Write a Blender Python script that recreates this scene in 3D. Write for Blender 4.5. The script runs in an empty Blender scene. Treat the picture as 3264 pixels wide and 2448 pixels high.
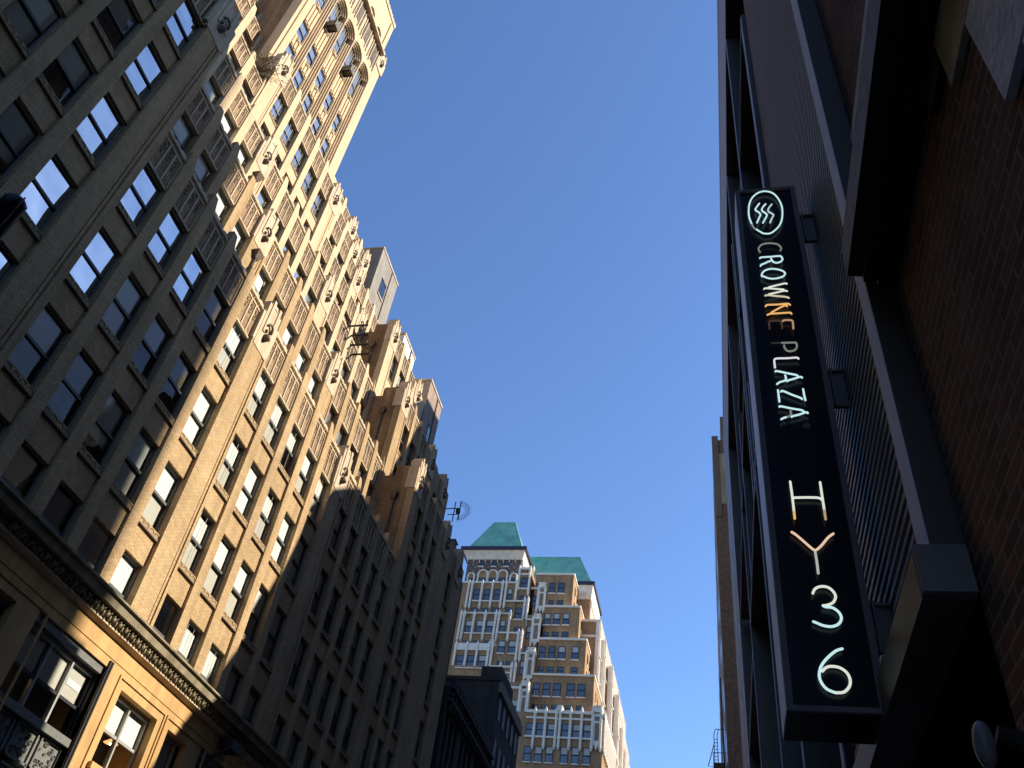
# Street canyon looking up: ziggurat brick tower on the left, hotel with neon blade sign on the right,
# green-roofed terracotta tower beyond.  Units metres; X across the street, Y along it, Z up.
import bpy, bmesh, math, random
from mathutils import Matrix, Vector
random.seed(7)
C = bpy.context.scene.collection
CAMZ = 1.6
A = 20.0                      # distance from the camera to the left street wall

# ------------------------------------------------------------------ camera
F, CX, CY = 2745.0, 1632.0, 1224.0
vz = Vector((473, 3009, -F)).normalized()
vs = Vector((708, -2640, -F)); vs = (vs - vz * vs.dot(vz)).normalized()
vx = vs.cross(vz)
R = Matrix((vx, vs, vz))
cam = bpy.data.cameras.new('camera'); camo = bpy.data.objects.new('camera', cam); C.objects.link(camo)
cam.sensor_width = 36; cam.lens = F / 3264 * 36; cam.clip_start = .05; cam.clip_end = 5000
camo.matrix_world = Matrix.Translation((0, 0, CAMZ)) @ R.to_4x4()
bpy.context.scene.camera = camo
def proj(p):
    c = R.transposed() @ (Vector(p) - Vector((0, 0, CAMZ)))
    if c.z > -.1: return None
    return (CX + F * c.x / -c.z, CY - F * c.y / -c.z, -c.z)

# ------------------------------------------------------------------ materials
def M(name, col, rough=.85, metal=0, spec=.3, var=.12, vscale=.6, bump=0, bscale=8, emit=None, estr=0, streak=0):
    m = bpy.data.materials.new(name); m.use_nodes = True
    nt = m.node_tree; N = nt.nodes; L = nt.links; b = N['Principled BSDF']
    b.inputs['Roughness'].default_value = rough; b.inputs['Metallic'].default_value = metal
    b.inputs['Specular IOR Level'].default_value = spec
    g = N.new('ShaderNodeNewGeometry')
    if var:
        n1 = N.new('ShaderNodeTexNoise'); n1.inputs['Scale'].default_value = vscale; n1.inputs['Detail'].default_value = 6
        n1.inputs['Roughness'].default_value = .65
        L.new(g.outputs['Position'], n1.inputs['Vector'])
        mr = N.new('ShaderNodeMapRange'); mr.inputs[1].default_value = .3; mr.inputs[2].default_value = .7
        mr.inputs[3].default_value = 1 - var; mr.inputs[4].default_value = 1 + var
        L.new(n1.outputs[0], mr.inputs[0])
        fac = mr.outputs[0]
        if streak:
            mp = N.new('ShaderNodeMapping'); mp.inputs['Scale'].default_value = (1.3, 1.3, .09)
            L.new(g.outputs['Position'], mp.inputs['Vector'])
            n2 = N.new('ShaderNodeTexNoise'); n2.inputs['Scale'].default_value = 1.5; n2.inputs['Detail'].default_value = 5
            L.new(mp.outputs[0], n2.inputs['Vector'])
            m2 = N.new('ShaderNodeMapRange'); m2.inputs[1].default_value = .38; m2.inputs[2].default_value = .6
            m2.inputs[3].default_value = 1 - streak; m2.inputs[4].default_value = 1
            L.new(n2.outputs[0], m2.inputs[0])
            mu = N.new('ShaderNodeMath'); mu.operation = 'MULTIPLY'
            L.new(fac, mu.inputs[0]); L.new(m2.outputs[0], mu.inputs[1]); fac = mu.outputs[0]
        vm = N.new('ShaderNodeVectorMath'); vm.operation = 'SCALE'; vm.inputs[0].default_value = col[:3]
        L.new(fac, vm.inputs['Scale']); L.new(vm.outputs[0], b.inputs['Base Color'])
    else:
        b.inputs['Base Color'].default_value = (*col[:3], 1)
    if bump:
        n3 = N.new('ShaderNodeTexNoise'); n3.inputs['Scale'].default_value = bscale; n3.inputs['Detail'].default_value = 4
        L.new(g.outputs['Position'], n3.inputs['Vector'])
        bp = N.new('ShaderNodeBump'); bp.inputs['Strength'].default_value = bump; bp.inputs['Distance'].default_value = .05
        L.new(n3.outputs[0], bp.inputs['Height']); L.new(bp.outputs[0], b.inputs['Normal'])
    if emit:
        b.inputs['Emission Color'].default_value = (*emit, 1); b.inputs['Emission Strength'].default_value = estr
    return m

def brick(name, c1, c2, mortar, w=.42, h=.15, ms=.018, var=.16, streak=.18, bump=.5, diamond=False, spec=.15):
    m = bpy.data.materials.new(name); m.use_nodes = True
    nt = m.node_tree; N = nt.nodes; L = nt.links; b = N['Principled BSDF']
    b.inputs['Roughness'].default_value = .9; b.inputs['Specular IOR Level'].default_value = spec
    g = N.new('ShaderNodeNewGeometry'); sp = N.new('ShaderNodeSeparateXYZ'); L.new(g.outputs['Position'], sp.inputs[0])
    ad = N.new('ShaderNodeMath'); ad.operation = 'ADD'; L.new(sp.outputs[0], ad.inputs[0]); L.new(sp.outputs[1], ad.inputs[1])
    cb = N.new('ShaderNodeCombineXYZ'); L.new(ad.outputs[0], cb.inputs[0]); L.new(sp.outputs[2], cb.inputs[1])
    src = cb.outputs[0]
    if diamond:
        mp = N.new('ShaderNodeMapping'); mp.inputs['Rotation'].default_value = (0, 0, math.radians(45))
        L.new(src, mp.inputs[0]); src = mp.outputs[0]
    t = N.new('ShaderNodeTexBrick'); t.inputs['Scale'].default_value = 1
    t.inputs['Brick Width'].default_value = w; t.inputs['Row Height'].default_value = h; t.inputs['Mortar Size'].default_value = ms
    t.inputs['Color1'].default_value = (*c1, 1); t.inputs['Color2'].default_value = (*c2, 1); t.inputs['Mortar'].default_value = (*mortar, 1)
    t.inputs['Mortar Smooth'].default_value = .3; t.inputs['Bias'].default_value = 0
    L.new(src, t.inputs['Vector'])
    n1 = N.new('ShaderNodeTexNoise'); n1.inputs['Scale'].default_value = .35; n1.inputs['Detail'].default_value = 8; n1.inputs['Roughness'].default_value = .7
    L.new(g.outputs['Position'], n1.inputs['Vector'])
    mr = N.new('ShaderNodeMapRange'); mr.inputs[1].default_value = .3; mr.inputs[2].default_value = .7
    mr.inputs[3].default_value = 1 - var; mr.inputs[4].default_value = 1 + var; L.new(n1.outputs[0], mr.inputs[0])
    mp2 = N.new('ShaderNodeMapping'); mp2.inputs['Scale'].default_value = (1.1, 1.1, .07); L.new(g.outputs['Position'], mp2.inputs[0])
    n2 = N.new('ShaderNodeTexNoise'); n2.inputs['Scale'].default_value = 1.6; n2.inputs['Detail'].default_value = 5; L.new(mp2.outputs[0], n2.inputs['Vector'])
    m2 = N.new('ShaderNodeMapRange'); m2.inputs[1].default_value = .36; m2.inputs[2].default_value = .58
    m2.inputs[3].default_value = 1 - streak; m2.inputs[4].default_value = 1; L.new(n2.outputs[0], m2.inputs[0])
    mu = N.new('ShaderNodeMath'); mu.operation = 'MULTIPLY'; L.new(mr.outputs[0], mu.inputs[0]); L.new(m2.outputs[0], mu.inputs[1])
    vm = N.new('ShaderNodeVectorMath'); vm.operation = 'SCALE'; L.new(t.outputs['Color'], vm.inputs[0]); L.new(mu.outputs[0], vm.inputs['Scale'])
    L.new(vm.outputs[0], b.inputs['Base Color'])
    if bump:
        bp = N.new('ShaderNodeBump'); bp.inputs['Strength'].default_value = bump; bp.inputs['Distance'].default_value = .02; bp.invert = True
        L.new(t.outputs['Fac'], bp.inputs['Height']); L.new(bp.outputs[0], b.inputs['Normal'])
    return m

def glass(name, tint, base=.3, wob=.02, wscale=.8, ior=1.5):
    m = bpy.data.materials.new(name); m.use_nodes = True
    nt = m.node_tree; N = nt.nodes; L = nt.links
    N.remove(N['Principled BSDF']); out = N['Material Output']
    tr = N.new('ShaderNodeBsdfTransparent'); tr.inputs[0].default_value = (*tint, 1)
    gl = N.new('ShaderNodeBsdfGlossy'); gl.inputs['Roughness'].default_value = .012; gl.inputs['Color'].default_value = (.92, .96, 1, 1)
    fr = N.new('ShaderNodeFresnel'); fr.inputs[0].default_value = ior
    mr = N.new('ShaderNodeMapRange'); mr.inputs[3].default_value = base; mr.inputs[4].default_value = 1
    L.new(fr.outputs[0], mr.inputs[0])
    g = N.new('ShaderNodeNewGeometry')
    n3 = N.new('ShaderNodeTexNoise'); n3.inputs['Scale'].default_value = wscale; n3.inputs['Detail'].default_value = 1
    L.new(g.outputs['Position'], n3.inputs['Vector'])
    bp = N.new('ShaderNodeBump'); bp.inputs['Strength'].default_value = 1; bp.inputs['Distance'].default_value = wob
    L.new(n3.outputs[0], bp.inputs['Height']); L.new(bp.outputs[0], gl.inputs['Normal'])
    mx = N.new('ShaderNodeMixShader'); L.new(mr.outputs[0], mx.inputs[0]); L.new(tr.outputs[0], mx.inputs[1]); L.new(gl.outputs[0], mx.inputs[2])
    L.new(mx.outputs[0], out.inputs[0])
    return m

MT = dict(
    buff=brick('buff_brick', (.62, .425, .225), (.48, .325, .17), (.33, .24, .145), w=.26, h=.088, ms=.014),
    buff2=brick('overlit_buff_brick', (.72, .54, .34), (.63, .465, .285), (.54, .42, .29), w=.26, h=.088, ms=.010, streak=.1, var=.08, bump=.2),  # paler copy of the buff brick; overexposed sun is put into the colour
    side=brick('shade_toned_side_brick', (.40, .25, .13), (.30, .185, .095), (.26, .18, .11), w=.3, h=.11, ms=.018, var=.3, streak=.35),  # darker copy of the buff brick; unlit side walls' shade is in the colour
    trim=M('pale_terracotta', (.62, .49, .335), var=.14, vscale=1.2, streak=.2, bump=.3, bscale=5),
    panel=M('brown_panel_brick', (.32, .215, .125), var=.38, vscale=4.5, streak=.25, bump=.8, bscale=9),
    panel2=M('stained_panel', (.17, .13, .10), var=.6, vscale=2.5, streak=.5),
    orn=M('dark_ornament', (.16, .115, .085), var=.3, vscale=3),
    greyb=brick('grey_brick', (.34, .30, .25), (.26, .23, .19), (.36, .33, .29), w=.5, h=.2, ms=.03),
    pinkb=brick('pink_grey_brick', (.40, .29, .23), (.33, .24, .19), (.36, .30, .26), w=.5, h=.2, ms=.03),
    darkb=brick('dark_brick', (.085, .078, .075), (.065, .06, .06), (.06, .055, .055), w=.4, h=.2, ms=.03),  # very dark grey brick
    stone=M('ochre_limestone', (.60, .37, .155), var=.13, vscale=.9, streak=.22, bump=.15, bscale=10),
    cornice=M('weathered_cornice', (.30, .255, .165), var=.2, vscale=2, streak=.35, bump=.3),
    sill=M('terracotta_sill', (.38, .265, .14), var=.35, vscale=7, bump=.6, bscale=16),
    frame=M('bronze_window_frame', (.09, .09, .085), rough=.5, var=.1),
    framel=M('grey_window_frame', (.34, .34, .32), rough=.5, var=.08),
    blindw=M('white_blind', (.74, .76, .72), var=.04, vscale=2),
    blindg=M('grey_shade', (.50, .48, .43), var=.06, vscale=2),
    blindt=M('taupe_shade', (.27, .23, .185), var=.06, vscale=2),
    room=M('dark_room', (.045, .045, .05), var=.3, vscale=.7),  # near-black planes; the rooms' lack of light is put into the colour
    glass=glass('window_glass', (.96, .98, .97), base=.52, wob=.035),
    glassd=glass('dull_window_glass', (.97, .98, .97), base=.0, wob=.03, ior=1.36),
    glassn=glass('far_window_glass', (.5, .55, .6), base=.10, wob=.008, wscale=.6),
    iron=M('grey_cast_iron', (.16, .16, .15), rough=.6, var=.2, vscale=6, bump=.3),
    blackm=M('black_metal', (.018, .018, .02), rough=.5, var=.2),
    ac=M('air_conditioner_metal', (.10, .095, .07), rough=.6, var=.3, vscale=3),
    n_brick=brick('chestnut_brick', (.46, .265, .125), (.37, .215, .105), (.33, .22, .13), w=.6, h=.2, ms=.03, var=.22, streak=.2),
    n_panel=M('mottled_brown_panel', (.25, .175, .125), var=.35, vscale=2.5),
    n_dia=brick('diaper_brick', (.17, .125, .105), (.25, .185, .16), (.085, .065, .06), w=1.05, h=1.05, ms=.13, diamond=True, bump=0),
    n_white=M('cream_terracotta', (.86, .76, .62), var=.10, vscale=.8, streak=.14),
    n_roof=None,
    n_eave=M('dark_eave', (.035, .03, .06), rough=.4, var=.1),
    n_frame=M('navy_window_frame', (.035, .04, .06), rough=.4, var=0),
    hotel=M('dark_anodised_metal', (.13, .09, .07), rough=.42, metal=.2, spec=.5, var=.12, vscale=.8, streak=.15),
    hotell=M('skylit_blue_fascia', (.70, .76, .95), rough=.65, metal=0, spec=.3, var=.08, vscale=2),  # diffuse pale blue; the sky's reflection is put into the colour
    slat=M('grey_louvre_slat', (.30, .265, .24), rough=.5, metal=.1, var=.1, vscale=.4),
    slatb=M('louvre_backing', (.006, .006, .008), rough=.9, var=0),
    signb=M('black_sign_face', (.005, .005, .008), rough=.25, spec=.25, var=0),
    signf=M('sign_frame_metal', (.17, .13, .12), rough=.45, var=.1, vscale=5),
    signs=M('sign_side_metal', (.46, .50, .62), rough=.4, metal=.3, var=.06, vscale=5, streak=.1),
    redb=brick('old_red_brick', (.24, .105, .06), (.12, .07, .045), (.26, .20, .13), w=.215, h=.073, ms=.011, var=.4, streak=.2, bump=1),
    quoin=M('weathered_stone', (.78, .76, .78), var=.22, vscale=5, streak=.3, bump=.4, bscale=20),
    quoiny=M('stained_stone', (.60, .52, .34), var=.3, vscale=4, streak=.4, bump=.4, bscale=20),
    drip=M('brown_painted_cornice', (.028, .02, .015), rough=.6, var=.4, vscale=3, bump=.3),
    concrete=M('grey_panel', (.26, .225, .19), var=.15, vscale=2, streak=.2),
    asphalt=M('asphalt', (.05, .05, .052), var=.2, vscale=3, bump=.3, bscale=60),
    pave=M('concrete_pavement', (.28, .27, .25), var=.15, vscale=2, bump=.2, bscale=30),
    paint=M('white_road_paint', (.75, .75, .72), var=.12, vscale=4),
    foliage=M('dry_shrub_leaves', (.16, .14, .07), var=.4, vscale=9),
    twig=M('grey_brown_twig', (.16, .12, .09), var=.3, vscale=9),
    lampglow=M('amber_lamp_shade', (.75, .36, .12), var=0, emit=(1, .50, .2), estr=.75),
    bulb=M('lamp_bulb', (1, .9, .7), var=0, emit=(1, .8, .5), estr=8),
    globe=M('frosted_globe', (.22, .20, .18), rough=.3, var=.15, vscale=20),
)
def roofmat():
    m = bpy.data.materials.new('green_tile_roof'); m.use_nodes = True
    nt = m.node_tree; N = nt.nodes; L = nt.links; b = N['Principled BSDF']
    b.inputs['Roughness'].default_value = .38; b.inputs['Specular IOR Level'].default_value = .6
    g = N.new('ShaderNodeNewGeometry'); sp = N.new('ShaderNodeSeparateXYZ'); L.new(g.outputs['Position'], sp.inputs[0])
    cb = N.new('ShaderNodeCombineXYZ'); L.new(sp.outputs[0], cb.inputs[0]); L.new(sp.outputs[2], cb.inputs[1])
    t = N.new('ShaderNodeTexBrick'); t.inputs['Scale'].default_value = 1; t.inputs['Brick Width'].default_value = .42; t.inputs['Row Height'].default_value = .38
    t.inputs['Mortar Size'].default_value = .05; t.offset = 0
    t.inputs['Color1'].default_value = (.10, .36, .245, 1); t.inputs['Color2'].default_value = (.12, .41, .29, 1); t.inputs['Mortar'].default_value = (.28, .55, .44, 1)
    L.new(cb.outputs[0], t.inputs['Vector'])
    n1 = N.new('ShaderNodeTexNoise'); n1.inputs['Scale'].default_value = .5; n1.inputs['Detail'].default_value = 5; L.new(g.outputs['Position'], n1.inputs['Vector'])
    mr = N.new('ShaderNodeMapRange'); mr.inputs[1].default_value = .3; mr.inputs[2].default_value = .7; mr.inputs[3].default_value = .75; mr.inputs[4].default_value = 1.2
    L.new(n1.outputs[0], mr.inputs[0])
    vm = N.new('ShaderNodeVectorMath'); vm.operation = 'SCALE'; L.new(t.outputs['Color'], vm.inputs[0]); L.new(mr.outputs[0], vm.inputs['Scale'])
    L.new(vm.outputs[0], b.inputs['Base Color'])
    bp = N.new('ShaderNodeBump'); bp.inputs['Strength'].default_value = .8; bp.inputs['Distance'].default_value = .08
    L.new(t.outputs['Fac'], bp.inputs['Height']); L.new(bp.outputs[0], b.inputs['Normal'])
    return m
MT['n_roof'] = roofmat()
for nm, col, st in (('w', (.62, .90, .92), .85), ('ww', (.82, .80, .84), .85), ('c', (.80, .84, .72), .85), ('g', (.46, .47, .42), .40), ('g2', (.62, .68, .62), .62), ('gw', (.55, .75, .76), .75),
                    ('dw', (.4, .45, .45), .5), ('y', (.78, .74, .55), .72), ('y2', (.66, .50, .25), .6), ('o', (.92, .50, .17), .85), ('o2', (.72, .45, .24), .55), ('b', (.22, .13, .09), .22),
                    ('b2', (.16, .13, .11), .16), ('p', (.92, .62, .44), .85), ('dim', (.06, .06, .07), .25)):
    MT['neon_' + nm] = M('neon_' + nm, tuple(v * .5 for v in col), rough=.3, var=0, emit=col, estr=st * .66)

# ------------------------------------------------------------------ mesh collector
class MB:
    def __init__(s): s.v = []; s.f = []; s.m = []
    def q(s, pts, mi=0):
        n = len(s.v); s.v += [tuple(p) for p in pts]; s.f.append(tuple(range(n, n + len(pts)))); s.m.append(mi); return s
    def box(s, x0, x1, y0, y1, z0, z1, mi=0):
        if x0 > x1: x0, x1 = x1, x0
        if y0 > y1: y0, y1 = y1, y0
        if z0 > z1: z0, z1 = z1, z0
        n = len(s.v)
        s.v += [(x0, y0, z0), (x1, y0, z0), (x1, y1, z0), (x0, y1, z0), (x0, y0, z1), (x1, y0, z1), (x1, y1, z1), (x0, y1, z1)]
        for f in ((0, 3, 2, 1), (4, 5, 6, 7), (0, 1, 5, 4), (1, 2, 6, 5), (2, 3, 7, 6), (3, 0, 4, 7)):
            s.f.append(tuple(n + i for i in f)); s.m.append(mi)
        return s
    def hull(s, lo, hi, mi=0):        # two rings with the same count joined into a solid
        n = len(s.v); k = len(lo); s.v += [tuple(p) for p in lo] + [tuple(p) for p in hi]
        s.f.append(tuple(n + i for i in reversed(range(k)))); s.m.append(mi)
        s.f.append(tuple(n + k + i for i in range(k))); s.m.append(mi)
        for i in range(k):
            j = (i + 1) % k; s.f.append((n + i, n + j, n + k + j, n + k + i)); s.m.append(mi)
        return s
    def prismx(s, prof, x0, x1, mi=0):   # (y,z) polygon extruded along x
        return s.hull([(x0, y, z) for y, z in prof], [(x1, y, z) for y, z in prof], mi)
    def prismy(s, prof, y0, y1, mi=0):   # (x,z) polygon extruded along y
        return s.hull([(x, y0, z) for x, z in prof], [(x, y1, z) for x, z in prof], mi)
    def tube(s, pts, r, n=6, mi=0, r2=None):
        pts = [Vector(p) for p in pts]; rings = []
        ext = [max(p[k] for p in pts) - min(p[k] for p in pts) for k in range(3)]
        ref = Vector([1 if k == ext.index(min(ext)) else 0 for k in range(3)])
        for i, p in enumerate(pts):
            d = (pts[min(i + 1, len(pts) - 1)] - pts[max(i - 1, 0)])
            d = d.normalized() if d.length > 1e-9 else Vector((0, 0, 1))
            u = d.cross(ref)
            if u.length < .05: u = d.cross(Vector((.3, .9, .2)))
            u.normalize(); w = d.cross(u); rr = r if r2 is None else r + (r2 - r) * i / (len(pts) - 1)
            rings.append([p + (u * math.cos(2 * math.pi * k / n) + w * math.sin(2 * math.pi * k / n)) * rr for k in range(n)])
        b = len(s.v)
        for g in rings: s.v += [tuple(q) for q in g]
        for i in range(len(rings) - 1):
            for k in range(n):
                j = (k + 1) % n; s.f.append((b + i * n + k, b + i * n + j, b + (i + 1) * n + j, b + (i + 1) * n + k)); s.m.append(mi)
        s.f.append(tuple(b + k for k in reversed(range(n)))); s.m.append(mi)
        e = b + (len(rings) - 1) * n; s.f.append(tuple(e + k for k in range(n))); s.m.append(mi)
        return s
    def ball(s, c, r, n=8, m=5, mi=0):
        rx, ry, rz = r if isinstance(r, tuple) else (r, r, r); b = len(s.v)
        for i in range(m + 1):
            t = math.pi * i / m
            for k in range(n):
                p = 2 * math.pi * k / n
                s.v.append((c[0] + rx * math.sin(t) * math.cos(p), c[1] + ry * math.sin(t) * math.sin(p), c[2] + rz * math.cos(t)))
        for i in range(m):
            for k in range(n):
                j = (k + 1) % n; s.f.append((b + i * n + k, b + (i + 1) * n + k, b + (i + 1) * n + j, b + i * n + j)); s.m.append(mi)
        return s
    def add(s, o, loc=(0, 0, 0), sc=(1, 1, 1), mo=0):
        n = len(s.v); s.v += [(x * sc[0] + loc[0], y * sc[1] + loc[1], z * sc[2] + loc[2]) for x, y, z in o.v]
        s.f += [tuple(i + n for i in f) for f in o.f]; s.m += [k + mo for k in o.m]; return s
    def mesh(s, name, mats):
        me = bpy.data.meshes.new(name); me.from_pydata(s.v, [], s.f)
        for m in mats: me.materials.append(MT[m])
        me.polygons.foreach_set('material_index', s.m); me.update(); return me
    def build(s, name, mats, parent=None, smooth=False):
        if isinstance(mats, str): mats = [mats]
        me = s.mesh(name, mats)
        if smooth: me.polygons.foreach_set('use_smooth', [True] * len(me.polygons))
        return link(name, me, parent)
def link(name, me, parent=None, loc=(0, 0, 0), sc=(1, 1, 1)):
    o = bpy.data.objects.new(name, me); C.objects.link(o); o.location = loc; o.scale = sc
    if parent: o.parent = parent
    return o
def thing(name, label, cat, group=None):
    o = bpy.data.objects.new(name, None); C.objects.link(o); tag(o, label, cat, group); return o
def tag(o, label, cat, group=None):
    o['label'] = label; o['category'] = cat
    if group: o['group'] = group
    return o
def W(z): return z + CAMZ
NEON=[
('ring','w',[(0.5171,6.0243),(0.5445,5.9905),(0.5722,5.9619),(0.6192,5.956),(0.6573,5.9862),(0.6977,6.0415),(0.7285,6.1191),(0.7449,6.2207),(0.7472,6.3261),(0.7264,6.4369),(0.6901,6.5191),(0.6369,6.5549),(0.5941,6.5535),(0.5534,6.5285),(0.5115,6.4684),(0.4841,6.3851),(0.4716,6.2902),(0.4714,6.1952),(0.4862,6.0998)]),
('ring','dw',[(0.4862,6.0998),(0.4964,6.0554),(0.5058,6.0339)]),
('wave','w',[(0.5677,6.3839),(0.5463,6.3439),(0.528,6.3036),(0.5356,6.2813),(0.5606,6.2461),(0.5625,6.2142),(0.5454,6.1643),(0.5284,6.1148)]),
('wave','w',[(0.619,6.3679),(0.5981,6.3365),(0.5805,6.291),(0.5894,6.2632),(0.6125,6.2305),(0.615,6.2018),(0.596,6.1523),(0.5761,6.1065)]),
('wave','gw',[(0.6691,6.3565),(0.6493,6.3239),(0.632,6.2838),(0.6373,6.2513),(0.6622,6.2216),(0.6694,6.1996),(0.6502,6.1503),(0.6335,6.101)]),
('C','g',[(0.5238,5.719),(0.5151,5.7585),(0.5266,5.7958),(0.555,5.8216),(0.5966,5.8283),(0.637,5.8215),(0.6704,5.8029),(0.688,5.7718),(0.6916,5.7473),(0.6837,5.7243)]),
('R','w',[(0.517,5.6438),(0.5305,5.6536),(0.5998,5.6533),(0.6689,5.6549),(0.6858,5.6388),(0.6885,5.6057),(0.668,5.5801),(0.639,5.574),(0.6147,5.5906),(0.6024,5.6294)]),
('R','w',[(0.5953,5.5993),(0.5778,5.5947),(0.5475,5.5748),(0.5237,5.5634),(0.5149,5.5458)]),
('O','w',[(0.5155,5.4178),(0.5179,5.4492),(0.5404,5.4833),(0.5816,5.5018),(0.621,5.4976),(0.6592,5.4816),(0.6853,5.4589),(0.6928,5.4309),(0.6744,5.4014),(0.6396,5.387),(0.5944,5.3827),(0.5561,5.3956),(0.5242,5.4214)]),
('W','c',[(0.6938,5.3105),(0.6834,5.3177),(0.6267,5.304),(0.5697,5.2876),(0.5524,5.2805)]),
('W','c',[(0.5207,5.266),(0.5324,5.2736),(0.6008,5.2609),(0.6657,5.2459)]),
('W','c',[(0.6886,5.2263),(0.6645,5.2321),(0.608,5.2167),(0.5516,5.2021)]),
('W','y',[(0.5229,5.1876),(0.5453,5.1915),(0.6045,5.1756),(0.6689,5.161),(0.6947,5.1458)]),
('N','o',[(0.5158,5.0654),(0.5307,5.081),(0.604,5.0786),(0.664,5.0817),(0.6854,5.0797),(0.6949,5.0663)]),
('N','o',[(0.672,5.0516),(0.6597,5.0652),(0.5997,5.0287),(0.5505,4.9914)]),
('N','o',[(0.5217,4.9691),(0.5468,4.9793),(0.6331,4.9802),(0.6866,4.9798),(0.696,4.9666)]),
('E','o2',[(0.6934,4.8053),(0.6955,4.853),(0.6915,4.8936),(0.6419,4.9018),(0.6249,4.891)]),
('E','b',[(0.5253,4.8145),(0.5275,4.8746),(0.5375,4.8981),(0.5883,4.8981),(0.6066,4.8941),(0.6148,4.8676),(0.6154,4.8154)]),
('P','b2',[(0.5261,4.665),(0.5937,4.6624)]),
('P','g',[(0.5937,4.6624),(0.6867,4.6588),(0.6986,4.6487),(0.6983,4.6105),(0.679,4.5814),(0.6473,4.5722),(0.6228,4.5853),(0.6128,4.6165),(0.612,4.6357)]),
('L','ww',[(0.6979,4.4939),(0.684,4.506),(0.6227,4.5041),(0.5512,4.5058),(0.5322,4.4936),(0.5291,4.4566),(0.5297,4.416)]),
('A','w',[(0.5299,4.3773),(0.5404,4.381),(0.6184,4.3524),(0.6667,4.3352),(0.6755,4.3239)]),
('A','w',[(0.7027,4.308),(0.6896,4.3159),(0.6483,4.3005),(0.6122,4.2883),(0.5988,4.2784)]),
('A','w',[(0.5917,4.336),(0.5941,4.3071),(0.5846,4.2863),(0.5511,4.2739),(0.5294,4.2553)]),
('Z','w',[(0.5308,4.1975),(0.5304,4.1419),(0.5308,4.0904)]),
('Z','w',[(0.5503,4.1825),(0.5632,4.1888),(0.6188,4.1512),(0.6739,4.1175),(0.6801,4.107)]),
('Z','w',[(0.6981,4.1991),(0.699,4.1471),(0.7017,4.0957)]),
('A','w',[(0.5268,4.0436),(0.5369,4.0478),(0.6075,4.0244),(0.6637,4.0084),(0.6794,3.9977)]),
('A','w',[(0.7046,3.9787),(0.695,3.987),(0.65,3.9691),(0.6105,3.9576),(0.5978,3.9496)]),
('A','g',[(0.5949,4.0048),(0.5972,3.9781),(0.5866,3.9587),(0.5642,3.9497)]),
('A','w',[(0.5642,3.9497),(0.5417,3.9408),(0.5288,3.9314)]),
('H','c',[(0.5359,3.4112),(0.5374,3.304),(0.5366,3.1849)]),
('H','o',[(0.5366,3.1849),(0.5361,3.1557),(0.536,3.1315)]),
('H','c',[(0.7155,3.4024),(0.7152,3.2812),(0.7154,3.1927)]),
('H','y2',[(0.7154,3.1927),(0.7148,3.1251)]),
('H','c',[(0.5436,3.2868),(0.6238,3.2876),(0.6898,3.2836),(0.7115,3.2693)]),
('Y','p',[(0.5086,3.0335),(0.5333,3.0127),(0.5804,2.9569),(0.6169,2.9139),(0.6349,2.9084),(0.6683,2.9385),(0.7123,2.9935),(0.7457,3.0212)]),
('Y','g2',[(0.6277,2.8976),(0.6296,2.8303),(0.6285,2.7511)]),
('3','c',[(0.5841,2.6205),(0.5994,2.6491),(0.63,2.6646),(0.6674,2.6614),(0.6944,2.6369),(0.7048,2.6018),(0.6892,2.5667),(0.661,2.549),(0.6304,2.5425)]),
('3','w',[(0.6304,2.5425),(0.6445,2.5358),(0.6808,2.5304),(0.7104,2.5026),(0.7178,2.4647),(0.6973,2.4307),(0.6589,2.4149),(0.6158,2.4207),(0.5845,2.4351),(0.567,2.4432)]),
('6','w',[(0.6982,2.2852),(0.6621,2.2706),(0.6142,2.2295),(0.5764,2.1811),(0.5612,2.1302),(0.5689,2.0882),(0.5928,2.055),(0.6321,2.0377)]),
('6','c',[(0.6321,2.0377),(0.6741,2.0429),(0.7059,2.0741),(0.7147,2.1123),(0.7025,2.1502),(0.671,2.1762),(0.6297,2.1828),(0.6003,2.1741),(0.5803,2.154)]),
('mark','dim',[(0.7081,3.8687),(0.7004,3.8542),(0.6848,3.8497),(0.6704,3.8554),(0.666,3.8717),(0.6746,3.8862),(0.6894,3.8921),(0.7038,3.885),(0.7081,3.8687)]),
('mark','dim',[(0.6763,3.8797),(0.6997,3.8774)]),
('mark','dim',[(0.6997,3.8774),(0.6968,3.8646),(0.6879,3.865),(0.6879,3.8779)]),
('mark','dim',[(0.6874,3.865),(0.6745,3.8629)])]
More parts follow.
